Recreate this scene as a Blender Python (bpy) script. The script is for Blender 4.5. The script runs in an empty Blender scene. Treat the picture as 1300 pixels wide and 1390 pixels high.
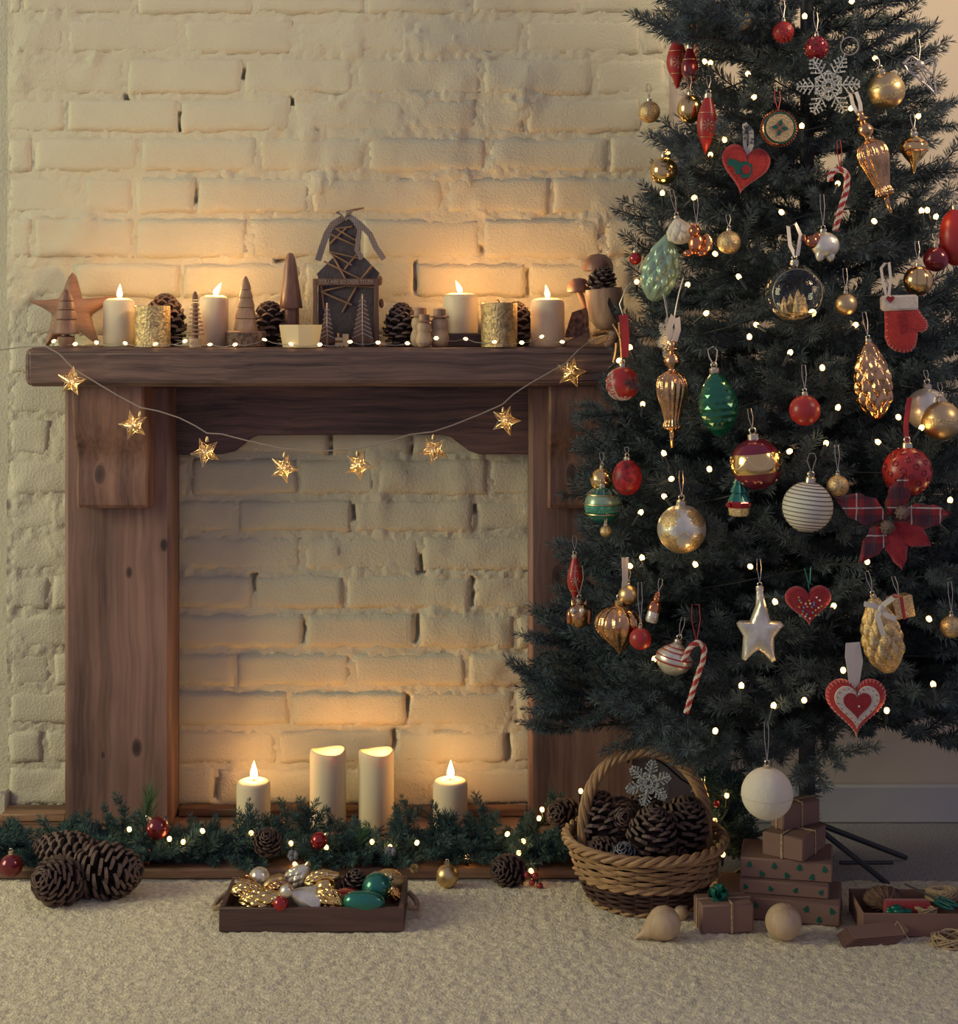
import bpy, bmesh, math, random
import numpy as np
from mathutils import Vector, Matrix

random.seed(7)
PI = math.pi
scene = bpy.context.scene
COL = scene.collection

# ---------------------------------------------------------------- camera, world, light, exposure
F, CAMZ, CAMD, HZ = 2200.0, 0.934, 3.0, 430.0      # focal length (px), eye height, distance to wall, horizon row
cam_d = bpy.data.cameras.new('camera')
cam = bpy.data.objects.new('camera', cam_d)
COL.objects.link(cam)
cam.location = (0, -CAMD, CAMZ)
cam.rotation_euler = (PI / 2, 0, 0)
cam_d.sensor_fit = 'HORIZONTAL'
cam_d.sensor_width = 36
cam_d.lens = 36 * F / 1300
cam_d.shift_y = -(695 - HZ) / 1300
cam_d.clip_start = 0.05
scene.camera = cam

world = bpy.data.worlds.new('world')
scene.world = world
world.use_nodes = True
wn = world.node_tree.nodes
wn['Background'].inputs[0].default_value = (0.43, 0.41, 0.62, 1)
wn['Background'].inputs[1].default_value = 0.56

def area(name, loc, target, sx, sy, power, col):
    l = bpy.data.lights.new(name, 'AREA')
    l.shape = 'RECTANGLE'; l.size = sx; l.size_y = sy
    l.energy = power; l.color = col
    o = bpy.data.objects.new(name, l); COL.objects.link(o)
    o.location = loc
    o.rotation_euler = (Vector(target) - Vector(loc)).to_track_quat('-Z', 'Y').to_euler()
    return o
area('window_and_fill_light', (-3.2, -1.35, 1.5), (0.0, -0.2, 0.8), 1.3, 1.5, 60, (1.0, 0.96, 0.57))
o = area('window_and_fill_light', (2.9, -1.5, 2.9), (0.9, 0.0, 1.75), 1.0, 1.0, 11, (1.0, 0.80, 0.52)); o.data.spread = math.radians(44)  # added fill lamp to brighten the upper right wall, not a window

vs = scene.view_settings
vs.view_transform = 'Standard'
vs.look = 'None'
vs.exposure = 0.0
vs.gamma = 1.0
vs.use_curve_mapping = False

# ---------------------------------------------------------------- helpers
def P(px, py, Y):
    d = Y + CAMD
    return Vector(((px - 650) * d / F, Y, CAMZ - (py - HZ) * d / F))
def U(Y):
    return (Y + CAMD) / F                       # metres per photo pixel at that depth
def YF(py, z):
    return (CAMZ - z) * F / (py - HZ) - CAMD     # depth of a point at height z seen in row py

def T(x, y, z): return Matrix.Translation((x, y, z))
def RX(a): return Matrix.Rotation(math.radians(a), 4, 'X')
def RY(a): return Matrix.Rotation(math.radians(a), 4, 'Y')
def RZ(a): return Matrix.Rotation(math.radians(a), 4, 'Z')
def SC(x, y, z): return Matrix.Diagonal((x, y, z, 1))

class MB:
    def __init__(s, u=1.0):
        s.v = []; s.f = []; s.m = []; s.u = u
    def add(s, verts, faces, mi=0, M=None):
        b = len(s.v)
        if M is not None:
            verts = [M @ Vector(p) for p in verts]
        s.v += [tuple(c * s.u for c in p) for p in verts]
        s.f += [tuple(i + b for i in f) for f in faces]
        s.m += ([mi] * len(faces)) if isinstance(mi, int) else list(mi)
        return s
    def box(s, c, sz, b=0.0, mi=0, M=None):
        hx, hy, hz = sz[0] / 2, sz[1] / 2, sz[2] / 2
        b = min(b, hx * .9, hy * .9, hz * .9)
        if b <= 0:
            V = [(c[0] + x * hx, c[1] + y * hy, c[2] + z * hz) for x in (-1, 1) for y in (-1, 1) for z in (-1, 1)]
            Fc = [(0, 1, 3, 2), (4, 6, 7, 5), (0, 4, 5, 1), (2, 3, 7, 6), (0, 2, 6, 4), (1, 5, 7, 3)]
            return s.add(V, Fc, mi, M)
        V = []; idx = {}
        for x in (-1, 1):
            for y in (-1, 1):
                for z in (-1, 1):
                    for a in range(3):
                        d = [hx - b, hy - b, hz - b]; d[a] += b
                        idx[(x, y, z, a)] = len(V)
                        V.append((c[0] + x * d[0], c[1] + y * d[1], c[2] + z * d[2]))
        Fc = []
        for a in range(3):
            o1, o2 = (a + 1) % 3, (a + 2) % 3
            for sg in (-1, 1):
                q = []
                for (p, r) in ((-1, -1), (1, -1), (1, 1), (-1, 1)):
                    k = [0, 0, 0]; k[a] = sg; k[o1] = p; k[o2] = r
                    q.append(idx[(k[0], k[1], k[2], a)])
                Fc.append(q)
            for p in (-1, 1):
                for r in (-1, 1):
                    k0 = [0, 0, 0]; k0[o1] = p; k0[o2] = r
                    k1 = list(k0); k0[a] = -1; k1[a] = 1
                    Fc.append([idx[(*k0, o1)], idx[(*k1, o1)], idx[(*k1, o2)], idx[(*k0, o2)]])
        for x in (-1, 1):
            for y in (-1, 1):
                for z in (-1, 1):
                    Fc.append([idx[(x, y, z, a)] for a in range(3)])
        return s.add(V, Fc, mi, M)
    def lathe(s, prof, seg=24, mi=0, M=None, fn=None, mf=None):
        V = []; Fc = []; mm = []
        n = len(prof)
        for i, (r, z) in enumerate(prof):
            for j in range(seg):
                th = 2 * PI * j / seg
                rr, zz = (r, z) if fn is None else fn(th, i, r, z)
                V.append((rr * math.cos(th), rr * math.sin(th), zz))
        for i in range(n - 1):
            for j in range(seg):
                k = (j + 1) % seg
                Fc.append((i * seg + j, i * seg + k, (i + 1) * seg + k, (i + 1) * seg + j))
                mm.append(mi if mf is None else mf(i, j))
        if prof[0][0] > 1e-7:
            Fc.append(tuple(range(seg))[::-1]); mm.append(mi if mf is None else mf(0, 0))
        if prof[-1][0] > 1e-7:
            Fc.append(tuple((n - 1) * seg + j for j in range(seg))); mm.append(mi if mf is None else mf(n - 2, 0))
        return s.add(V, Fc, mm, M)
    def ball(s, c, r, seg=20, rings=12, mi=0, M=None, sc=(1, 1, 1), fn=None, mf=None):
        prof = [(max(1e-5, math.sin(PI * i / rings)) * r, -math.cos(PI * i / rings) * r) for i in range(rings + 1)]
        MM = T(*c) @ SC(*sc)
        return s.lathe(prof, seg, mi, MM if M is None else M @ MM, fn, mf)
    def tube(s, pts, r, seg=6, mi=0, M=None, closed=False, mf=None):
        pts = [Vector(p) for p in pts]; n = len(pts)
        rad = (lambda i: r[i]) if isinstance(r, (list, tuple)) else (lambda i: r)
        V = []; Fc = []; mm = []; nrm = None
        for i in range(n):
            a = pts[(i - 1) % n] if (closed or i > 0) else pts[i]
            b = pts[(i + 1) % n] if (closed or i < n - 1) else pts[i]
            t = (b - a)
            t = t.normalized() if t.length > 1e-9 else Vector((0, 0, 1))
            if nrm is None:
                nrm = t.orthogonal().normalized()
            else:
                nrm = nrm - t * nrm.dot(t)
                nrm = nrm.normalized() if nrm.length > 1e-6 else t.orthogonal().normalized()
            bn = t.cross(nrm)
            for j in range(seg):
                th = 2 * PI * j / seg
                V.append(pts[i] + (nrm * math.cos(th) + bn * math.sin(th)) * rad(i))
        for i in range(n if closed else n - 1):
            i2 = (i + 1) % n
            for j in range(seg):
                k = (j + 1) % seg
                Fc.append((i * seg + j, i * seg + k, i2 * seg + k, i2 * seg + j))
                mm.append(mi if mf is None else mf(i, j))
        if not closed:
            Fc.append(tuple(range(seg))[::-1]); mm.append(mi if mf is None else mf(0, 0))
            Fc.append(tuple((n - 1) * seg + j for j in range(seg))); mm.append(mi if mf is None else mf(n - 2, 0))
        return s.add(V, Fc, mm, M)
    def pillow(s, out, th, mi=0, M=None, edge=0.12, cen=(0, 0)):
        # puffed solid from an outline in XZ, thickness th along Y
        n = len(out); lv = [1.0, .96, .88, .74, .55, .3, .08]
        V = []; Fc = []
        def hh(q): return th / 2 * (edge + (1 - edge) * math.sqrt(max(0, 1 - q ** 2.6)))
        for side in (-1, 1):
            for q in lv:
                for (x, z) in out:
                    V.append((cen[0] + (x - cen[0]) * q, side * hh(q), cen[1] + (z - cen[1]) * q))
        L = len(lv)
        for sd in range(2):
            b = sd * L * n
            for i in range(L - 1):
                for j in range(n):
                    k = (j + 1) % n
                    Fc.append((b + i * n + j, b + i * n + k, b + (i + 1) * n + k, b + (i + 1) * n + j))
            Fc.append(tuple(b + (L - 1) * n + j for j in range(n)))
        for j in range(n):
            k = (j + 1) % n
            Fc.append((j, k, L * n + k, L * n + j))
        return s.add(V, Fc, mi, M)
    def plate(s, out, y0, y1, mi=0, M=None):
        n = len(out)
        V = [(x, y0, z) for x, z in out] + [(x, y1, z) for x, z in out]
        Fc = [tuple(range(n)), tuple(range(n, 2 * n))[::-1]]
        Fc += [(j, (j + 1) % n, n + (j + 1) % n, n + j) for j in range(n)]
        return s.add(V, Fc, mi, M)
    def ribbon(s, pts, w, th=0.4, mi=0, M=None, wdir=(1, 0, 0)):
        # flat band along pts; wdir is its width direction
        pts = [Vector(p) for p in pts]; V = []; Fc = []
        n = len(pts)
        for i, p in enumerate(pts):
            t = (pts[min(i + 1, n - 1)] - pts[max(i - 1, 0)]).normalized()
            wd = Vector(wdir(i / (n - 1)) if callable(wdir) else wdir)
            wd = (wd - t * wd.dot(t)).normalized()
            nn = t.cross(wd).normalized()
            ww = w(i / (n - 1)) if callable(w) else w
            for a, b in ((-1, -1), (1, -1), (1, 1), (-1, 1)):
                V.append(p + wd * a * ww / 2 + nn * b * th / 2)
        for i in range(n - 1):
            for j in range(4):
                k = (j + 1) % 4
                Fc.append((i * 4 + j, i * 4 + k, (i + 1) * 4 + k, (i + 1) * 4 + j))
        Fc += [(0, 1, 2, 3), tuple((n - 1) * 4 + j for j in (3, 2, 1, 0))]
        return s.add(V, Fc, mi, M)
    def mesh(s, name, mats, smooth=38, recalc=True):
        me = bpy.data.meshes.new(name)
        me.from_pydata(s.v, [], s.f)
        for m in (mats if isinstance(mats, (list, tuple)) else [mats]):
            me.materials.append(m)
        if max(s.m or [0]) > 0:
            me.polygons.foreach_set('material_index', s.m)
        if recalc:
            bm = bmesh.new(); bm.from_mesh(me)
            bmesh.ops.recalc_face_normals(bm, faces=bm.faces)
            bm.to_mesh(me); bm.free()
        if smooth:
            me.shade_smooth()
            if smooth < 180:
                me.set_sharp_from_angle(angle=math.radians(smooth))
        return me

def link(o):
    COL.objects.link(o); return o
def tag(o, label, cat, group=None):
    o['label'] = label; o['category'] = cat
    if group: o['group'] = group
    return o
def thing(name, label, cat, loc=(0, 0, 0), group=None, rot=None, scale=None):
    o = link(bpy.data.objects.new(name, None))
    o.empty_display_size = 0.01
    o.location = loc
    if rot: o.rotation_euler = [math.radians(a) for a in rot]
    if scale: o.scale = (scale, scale, scale)
    return tag(o, label, cat, group)
def part(name, mb, mats, parent, label=None, kind=None, smooth=38, recalc=True):
    me = mb if isinstance(mb, bpy.types.Mesh) else mb.mesh(name, mats, smooth, recalc)
    o = link(bpy.data.objects.new(name, me))
    o.parent = parent
    if label: o['label'] = label
    if kind: o['kind'] = kind
    return o
def single(name, label, cat, mb, mats, loc=(0, 0, 0), group=None, smooth=38, rot=None):
    o = part(name, mb, mats, None, smooth=smooth)
    o.location = loc
    if rot: o.rotation_euler = [math.radians(a) for a in rot]
    return tag(o, label, cat, group)
def struct(name, me, parent=None):
    o = link(bpy.data.objects.new(name, me))
    if parent: o.parent = parent
    else: o['kind'] = 'structure'
    return o

def grid_mesh(name, A, B, C, mat, smooth=True):
    # A, B, C: 2-D arrays of x, y, z
    h, w = A.shape
    co = np.stack([A, B, C], -1).reshape(-1, 3).astype(np.float32)
    i = np.arange((h - 1) * (w - 1)); r = i // (w - 1); c = i % (w - 1)
    a = r * w + c
    q = np.stack([a, a + 1, a + w + 1, a + w], -1).astype(np.int32)
    me = bpy.data.meshes.new(name)
    me.vertices.add(len(co)); me.vertices.foreach_set('co', co.ravel())
    me.loops.add(q.size); me.loops.foreach_set('vertex_index', q.ravel())
    me.polygons.add(len(q)); me.polygons.foreach_set('loop_start', np.arange(0, q.size, 4, dtype=np.int32))
    me.update(calc_edges=True)
    me.materials.append(mat)
    if smooth: me.shade_smooth()
    return me

def vnoise(x, y, seed):
    ix = np.floor(x).astype(np.int64); iy = np.floor(y).astype(np.int64)
    fx = x - ix; fy = y - iy
    fx = fx * fx * (3 - 2 * fx); fy = fy * fy * (3 - 2 * fy)
    def h(a, b):
        n = (a * 374761393 + b * 668265263 + seed * 974711) & 0xffffffff
        n = ((n ^ (n >> 13)) * 1274126177) & 0xffffffff
        return ((n ^ (n >> 16)) & 0xffff) / 65535.0
    return (h(ix, iy) * (1 - fx) + h(ix + 1, iy) * fx) * (1 - fy) + (h(ix, iy + 1) * (1 - fx) + h(ix + 1, iy + 1) * fx) * fy
def fbm(x, y, seed, octv=4):
    t = 0; a = .5; s = 0
    for o in range(octv):
        t = t + a * vnoise(x * 2 ** o, y * 2 ** o, seed + o * 17); s += a; a *= .55
    return t / s
def sstep(a, b, x):
    t = np.clip((x - a) / (b - a), 0, 1); return t * t * (3 - 2 * t)

# ---------------------------------------------------------------- materials
def mat(name, col, rough=.5, metal=0.0, var=0.0, vscale=30, bump=0.0, bscale=200, spec=.5, coat=0.0, emit=None, es=0, trans=0, sss=0, sheen=0, ior=1.45, detail=3):
    m = bpy.data.materials.new(name); m.use_nodes = True
    nt = m.node_tree; b = nt.nodes['Principled BSDF']
    def I(k, v):
        if k in b.inputs: b.inputs[k].default_value = v
    I('Base Color', (*col, 1)); I('Roughness', rough); I('Metallic', metal); I('Specular IOR Level', spec); I('IOR', ior)
    I('Coat Weight', coat); I('Coat Roughness', .1); I('Transmission Weight', trans); I('Sheen Weight', sheen)
    if sss:
        I('Subsurface Weight', sss); I('Subsurface Radius', (1.0, .75, .45)); I('Subsurface Scale', .006)
    if emit:
        I('Emission Color', (*emit, 1)); I('Emission Strength', es)
    tc = None
    if var or bump:
        tc = nt.nodes.new('ShaderNodeTexCoord')
    if var:
        n = nt.nodes.new('ShaderNodeTexNoise'); n.inputs['Scale'].default_value = vscale; n.inputs['Detail'].default_value = detail
        nt.links.new(tc.outputs['Object'], n.inputs['Vector'])
        r = nt.nodes.new('ShaderNodeValToRGB')
        r.color_ramp.elements[0].position = .3; r.color_ramp.elements[1].position = .7
        r.color_ramp.elements[0].color = (*[c * (1 - var) for c in col], 1)
        r.color_ramp.elements[1].color = (*[min(1, c * (1 + var)) for c in col], 1)
        nt.links.new(n.outputs['Fac'], r.inputs['Fac']); nt.links.new(r.outputs['Color'], b.inputs['Base Color'])
    if bump:
        n = nt.nodes.new('ShaderNodeTexNoise'); n.inputs['Scale'].default_value = bscale; n.inputs['Detail'].default_value = detail
        nt.links.new(tc.outputs['Object'], n.inputs['Vector'])
        bp = nt.nodes.new('ShaderNodeBump'); bp.inputs['Strength'].default_value = bump; bp.inputs['Distance'].default_value = .004
        nt.links.new(n.outputs['Fac'], bp.inputs['Height']); nt.links.new(bp.outputs['Normal'], b.inputs['Normal'])
    return m

def wood(name, axis, dark, light, across=38, along=1.6, rough=.55, knots=(), fine=.5, bump=.25):
    m = bpy.data.materials.new(name); m.use_nodes = True
    nt = m.node_tree; N = nt.nodes; Lk = nt.links; b = N['Principled BSDF']
    tc = N.new('ShaderNodeTexCoord')
    vec = tc.outputs['Object']
    # knots push the grain aside
    kmask = None
    for (kx, kz, kr) in knots:
        sub = N.new('ShaderNodeVectorMath'); sub.operation = 'SUBTRACT'; sub.inputs[1].default_value = (kx, 0, kz)
        Lk.new(vec if kmask is None else tc.outputs['Object'], sub.inputs[0])
        mu = N.new('ShaderNodeVectorMath'); mu.operation = 'MULTIPLY'
        mu.inputs[1].default_value = (1 / kr, 0, .55 / kr) if axis == 'Z' else (.55 / kr, 0, 1 / kr)
        Lk.new(sub.outputs[0], mu.inputs[0])
        ln = N.new('ShaderNodeVectorMath'); ln.operation = 'LENGTH'; Lk.new(mu.outputs[0], ln.inputs[0])
        mr = N.new('ShaderNodeMapRange'); mr.interpolation_type = 'SMOOTHSTEP'
        mr.inputs['From Min'].default_value = .55; mr.inputs['From Max'].default_value = 2.2
        mr.inputs['To Min'].default_value = 1; mr.inputs['To Max'].default_value = 0
        Lk.new(ln.outputs['Value'], mr.inputs['Value'])
        if kmask is None: kmask = mr.outputs[0]
        else:
            mx = N.new('ShaderNodeMath'); mx.operation = 'MAXIMUM'
            Lk.new(kmask, mx.inputs[0]); Lk.new(mr.outputs[0], mx.inputs[1]); kmask = mx.outputs[0]
    warp = N.new('ShaderNodeTexNoise'); warp.inputs['Scale'].default_value = 5; Lk.new(tc.outputs['Object'], warp.inputs['Vector'])
    wm = N.new('ShaderNodeVectorMath'); wm.operation = 'SCALE'; wm.inputs['Scale'].default_value = .03
    Lk.new(warp.outputs['Color'], wm.inputs[0])
    ad = N.new('ShaderNodeVectorMath'); ad.operation = 'ADD'; Lk.new(tc.outputs['Object'], ad.inputs[0]); Lk.new(wm.outputs[0], ad.inputs[1])
    cur = ad.outputs[0]
    if kmask is not None:
        km = N.new('ShaderNodeVectorMath'); km.operation = 'SCALE'; km.inputs[0].default_value = (.05, .02, .03)
        Lk.new(kmask, km.inputs['Scale'])
        a2 = N.new('ShaderNodeVectorMath'); a2.operation = 'ADD'; Lk.new(cur, a2.inputs[0]); Lk.new(km.outputs[0], a2.inputs[1]); cur = a2.outputs[0]
    def stretch(ac, al):
        mp = N.new('ShaderNodeVectorMath'); mp.operation = 'MULTIPLY'
        s = [ac, ac, ac]; s['XYZ'.index(axis)] = al
        mp.inputs[1].default_value = s
        Lk.new(cur, mp.inputs[0]); return mp.outputs[0]
    n1 = N.new('ShaderNodeTexNoise'); n1.inputs['Scale'].default_value = 1; n1.inputs['Detail'].default_value = 4
    Lk.new(stretch(across, along), n1.inputs['Vector'])
    n2 = N.new('ShaderNodeTexNoise'); n2.inputs['Scale'].default_value = 1; n2.inputs['Detail'].default_value = 5
    Lk.new(stretch(across * 5.5, along * 3), n2.inputs['Vector'])
    n3 = N.new('ShaderNodeTexNoise'); n3.inputs['Scale'].default_value = 1; n3.inputs['Detail'].default_value = 2
    Lk.new(stretch(9, 3), n3.inputs['Vector'])
    mx = N.new('ShaderNodeMath'); mx.operation = 'MULTIPLY_ADD'; mx.inputs[1].default_value = fine; Lk.new(n2.outputs['Fac'], mx.inputs[0]); Lk.new(n1.outputs['Fac'], mx.inputs[2])
    m3 = N.new('ShaderNodeMath'); m3.operation = 'MULTIPLY_ADD'; m3.inputs[1].default_value = .55; Lk.new(n3.outputs['Fac'], m3.inputs[0]); Lk.new(mx.outputs[0], m3.inputs[2])
    fac = m3.outputs[0]
    r = N.new('ShaderNodeValToRGB')
    mid = (.5 + fine * .5 + .275)
    mr = N.new('ShaderNodeMapRange'); mr.inputs['From Min'].default_value = mid - .24; mr.inputs['From Max'].default_value = mid + .24
    Lk.new(fac, mr.inputs['Value']); Lk.new(mr.outputs[0], r.inputs['Fac'])
    r.color_ramp.elements[0].color = (*dark, 1); r.color_ramp.elements[1].color = (*light, 1)
    out = r.outputs['Color']
    if kmask is not None:
        mc = N.new('ShaderNodeMix'); mc.data_type = 'RGBA'
        mc.inputs['B'].default_value = (.022, .012, .010, 1)
        ks = N.new('ShaderNodeMath'); ks.operation = 'MULTIPLY'; ks.inputs[1].default_value = .85; Lk.new(kmask, ks.inputs[0])
        Lk.new(ks.outputs[0], mc.inputs['Factor']); Lk.new(out, mc.inputs['A']); out = mc.outputs['Result']
    Lk.new(out, b.inputs['Base Color'])
    b.inputs['Roughness'].default_value = rough
    bp = N.new('ShaderNodeBump'); bp.inputs['Strength'].default_value = bump; bp.inputs['Distance'].default_value = .003
    Lk.new(mx.outputs[0], bp.inputs['Height']); Lk.new(bp.outputs['Normal'], b.inputs['Normal'])
    return m

def stripes(name, base, lines, cols=None, rough=.9, M=None):
    # woven cloth: lines = list of (axis, frequency, duty, colour, strength, offset)
    m = bpy.data.materials.new(name); m.use_nodes = True
    nt = m.node_tree; N = nt.nodes; Lk = nt.links; b = N['Principled BSDF']
    tc = N.new('ShaderNodeTexCoord'); sx = N.new('ShaderNodeSeparateXYZ'); Lk.new(tc.outputs['Object'], sx.inputs[0])
    cur = None
    for (ax, fr, duty, col, st, off) in lines:
        mu = N.new('ShaderNodeMath'); mu.operation = 'MULTIPLY_ADD'; mu.inputs[1].default_value = fr; mu.inputs[2].default_value = off + 100
        Lk.new(sx.outputs['XYZ'.index(ax)], mu.inputs[0])
        fr_ = N.new('ShaderNodeMath'); fr_.operation = 'FRACT'; Lk.new(mu.outputs[0], fr_.inputs[0])
        lt = N.new('ShaderNodeMath'); lt.operation = 'LESS_THAN'; lt.inputs[1].default_value = duty; Lk.new(fr_.outputs[0], lt.inputs[0])
        s2 = N.new('ShaderNodeMath'); s2.operation = 'MULTIPLY'; s2.inputs[1].default_value = st; Lk.new(lt.outputs[0], s2.inputs[0])
        mc = N.new('ShaderNodeMix'); mc.data_type = 'RGBA'; mc.inputs['B'].default_value = (*col, 1)
        Lk.new(s2.outputs[0], mc.inputs['Factor'])
        if cur is None: mc.inputs['A'].default_value = (*base, 1)
        else: Lk.new(cur, mc.inputs['A'])
        cur = mc.outputs['Result']
    Lk.new(cur, b.inputs['Base Color']); b.inputs['Roughness'].default_value = rough
    return m

m_paint = mat('cream_wall_paint', (.585, .535, .385), .75, var=.05, vscale=8, bump=.5, bscale=240, detail=7, spec=.25)
m_plaster = mat('smooth_plaster', (.56, .47, .37), .85, var=.03, vscale=3, bump=.05, bscale=60, spec=.2)
m_skirt = mat('skirting_paint', (.46, .44, .45), .6)
m_carpet = mat('grey_carpet', (.40, .38, .36), .95, var=.30, vscale=260, bump=1.0, bscale=420, detail=4, spec=.1)
m_rug = mat('fleece_rug', (.77, .67, .45), .95, var=.24, vscale=120, bump=1.0, bscale=260, detail=5, spec=.1, sheen=.2)
WD, WL = (.085, .043, .034), (.31, .17, .125)
m_shelf = wood('shelf_wood', 'X', (.032, .018, .017), (.215, .125, .095), across=75, along=2.0, bump=.5)
m_frieze = wood('frieze_wood', 'X', (.034, .019, .018), (.215, .112, .088), across=80, along=2.0, bump=.5)
m_legL = wood('leg_wood', 'Z', WD, WL, across=26, along=1.2, knots=[(.083, .506, .0045), (.021, .457, .0035), (.034, .142, .0055), (-.026, .129, .003)])
m_legR = wood('leg_wood_other', 'Z', WD, WL, across=26, along=1.2, knots=[(-.045, .45, .006), (.03, .2, .004)])
m_corbel = wood('corbel_wood', 'Z', (.078, .037, .028), (.31, .16, .105), across=30, along=2.4, knots=[(-.022, .060, .0065)])
m_hearth = wood('hearth_wood', 'X', (.10, .05, .028), (.36, .20, .11), across=45, along=1.4)
m_tray = wood('tray_wood', 'X', (.035, .020, .020), (.12, .06, .048), across=60, along=3)
m_turn = wood('turned_wood', 'Z', (.26, .14, .08), (.52, .33, .20), across=60, along=8, fine=.3)
m_turnd = wood('turned_wood_brown', 'Z', (.16, .08, .05), (.36, .19, .115), across=60, along=8, fine=.3)
m_pale = wood('pale_wood', 'Z', (.42, .28, .16), (.62, .45, .28), across=70, along=10, fine=.3)
m_star = wood('carved_star_wood', 'X', (.17, .085, .05), (.34, .175, .10), across=40, along=6)
m_gnome = wood('red_brown_wood', 'Z', (.15, .068, .042), (.28, .14, .085), across=60, along=3, rough=.35)
m_bark = mat('tree_bark', (.16, .10, .07), .9, var=.6, vscale=120, bump=1, bscale=250)
m_root = wood('root_wood', 'X', (.16, .085, .05), (.46, .27, .16), across=40, along=6)
m_wax = mat('ivory_wax', (.86, .72, .47), .45, sss=.25, spec=.3)
m_wick = mat('burnt_wick', (.02, .015, .012), .9)
m_flame = mat('candle_flame', (1, .7, .3), .5, emit=(1.0, .60, .22), es=9)
m_goldwax = mat('gilt_mottled', (.56, .41, .20), .40, metal=.75, var=.45, vscale=110, bump=.7, bscale=260, detail=5)
m_conebody = mat('cone_scale_dark', (.046, .028, .025), .7, var=.35, vscale=60)
m_conetip = mat('cone_scale_edge', (.125, .078, .060), .65, var=.35, vscale=60)
m_conegrey = mat('frosted_cone_scale', (.20, .20, .22), .7, var=.4, vscale=70)
m_glassv = mat('frosted_votive_glass', (.80, .68, .45), .35, trans=.55, emit=(1, .75, .35), es=.08)
m_led = mat('lit_led', (1, .85, .6), .5, emit=(1.0, .66, .30), es=3.6)
m_bulb = mat('lit_bulb', (1, .8, .5), .5, emit=(1.0, .56, .19), es=4.5)
m_socket = mat('bulb_socket', (.015, .022, .02), .5)
m_wire = mat('dark_green_cable', (.014, .020, .018), .5)
m_thread = mat('grey_thread', (.34, .28, .22), .7)
m_silverwire = mat('silver_wire', (.55, .50, .42), .4, metal=.8)
m_goldwire = mat('pale_gold_metal', (.86, .66, .34), .32, metal=1)
m_gold = mat('polished_gold', (.80, .55, .22), .16, metal=1)
m_goldm = mat('satin_gold', (.66, .48, .24), .38, metal=1)
m_goldg = mat('gold_glitter', (.58, .42, .20), .42, metal=.8, var=.45, vscale=420, bump=.35, bscale=600)
m_copper = mat('antique_gold', (.64, .37, .18), .2, metal=1, var=.4, vscale=60, bump=.3, bscale=160)
m_cop2 = mat('copper_glass', (.52, .20, .10), .22, metal=.9, var=.3, vscale=30)
m_silver = mat('aged_silver', (.74, .69, .54), .30, metal=.62, var=.25, vscale=40, bump=.15, bscale=200)
m_silverg = mat('silver_glitter', (.52, .54, .53), .5, metal=.5, var=.5, vscale=500, bump=1, bscale=700)
m_cap = mat('ornament_cap', (.62, .55, .40), .3, metal=1)
m_redm = mat('matte_red', (.36, .025, .020), .36, coat=.15)
m_red = mat('gloss_red', (.34, .014, .014), .14, coat=.6, metal=.3)
m_redd = mat('deep_red', (.17, .014, .018), .2, coat=.6, metal=.3)
m_redlace = mat('red_mesh', (.26, .012, .016), .45, var=.8, vscale=130)
m_felt = mat('red_felt', (.44, .034, .026), .95, var=.12, vscale=150, bump=.5, bscale=500, sheen=.3)
m_feltd = mat('crimson_felt', (.30, .016, .022), .95, var=.12, vscale=150, bump=.5, bscale=500, sheen=.3)
m_feltw = mat('cream_felt', (.66, .57, .44), .95, var=.08, vscale=150, bump=.5, bscale=500, sheen=.2)
m_feltg = mat('teal_felt', (.012, .10, .075), .95)
m_pink = mat('pale_stitching', (.60, .34, .26), .9)
m_ribred = mat('red_ribbon', (.40, .022, .020), .5, sheen=.3)
m_ribw = mat('cream_ribbon', (.68, .60, .46), .6, sheen=.3)
m_green = mat('emerald_glass', (.006, .12, .055), .1, metal=.45, coat=.8)
m_mint = mat('mint_glass', (.30, .43, .28), .3, metal=.35, coat=.4, var=.2, vscale=50)
m_teal = mat('teal_glass', (.02, .17, .13), .25, metal=.4, coat=.5)
m_tealband = mat('teal_glitter', (.05, .24, .16), .5, var=.6, vscale=300)
m_white = mat('white_string_ball', (.66, .62, .48), .6, bump=.2, bscale=300)
m_whitep = mat('cream_paper_ball', (.68, .62, .47), .7, bump=.3, bscale=120)
m_line = mat('dark_line', (.16, .13, .12), .8)
m_glass = mat('clear_glass', (.95, .96, .95), .02, trans=1, ior=1.25)
m_kraft = mat('kraft_paper', (.235, .135, .10), .75, var=.06, vscale=20, bump=.08, bscale=60)
m_kraftd = mat('cardboard', (.235, .13, .095), .8, var=.06, vscale=30)
m_twine = mat('jute_twine', (.46, .33, .19), .9, var=.3, vscale=300)
m_gfoil = mat('green_foil', (.006, .13, .085), .35, metal=.3)
m_willow = mat('willow', (.38, .225, .105), .5, var=.3, vscale=35)
m_willowd = mat('dark_willow', (.085, .042, .032), .55, var=.35, vscale=35)
m_needle = mat('fir_needle', (.072, .100, .104), .6, var=.45, vscale=25, spec=.35)
m_needle2 = mat('garland_needle', (.055, .110, .098), .5, var=.45, vscale=40, spec=.35)
m_needle3 = mat('long_pine_needle', (.06, .15, .065), .5, var=.3, vscale=40)
m_stem = mat('fir_stem', (.06, .06, .06), .8)
m_trunk = mat('tree_pole', (.03, .033, .036), .5)
m_berry = mat('red_berry', (.32, .022, .022), .25, coat=.5)
m_plaid = stripes('plaid_cloth', (.28, .022, .022), [('X', 26, .42, (.035, .022, .035), .62, 0), ('Z', 26, .42, (.035, .022, .035), .62, .2), ('X', 26, .05, (.55, .48, .40), .8, .3), ('Z', 26, .05, (.55, .48, .40), .8, .55), ('X', 52, .05, (.05, .09, .07), .8, .3)])
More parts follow.
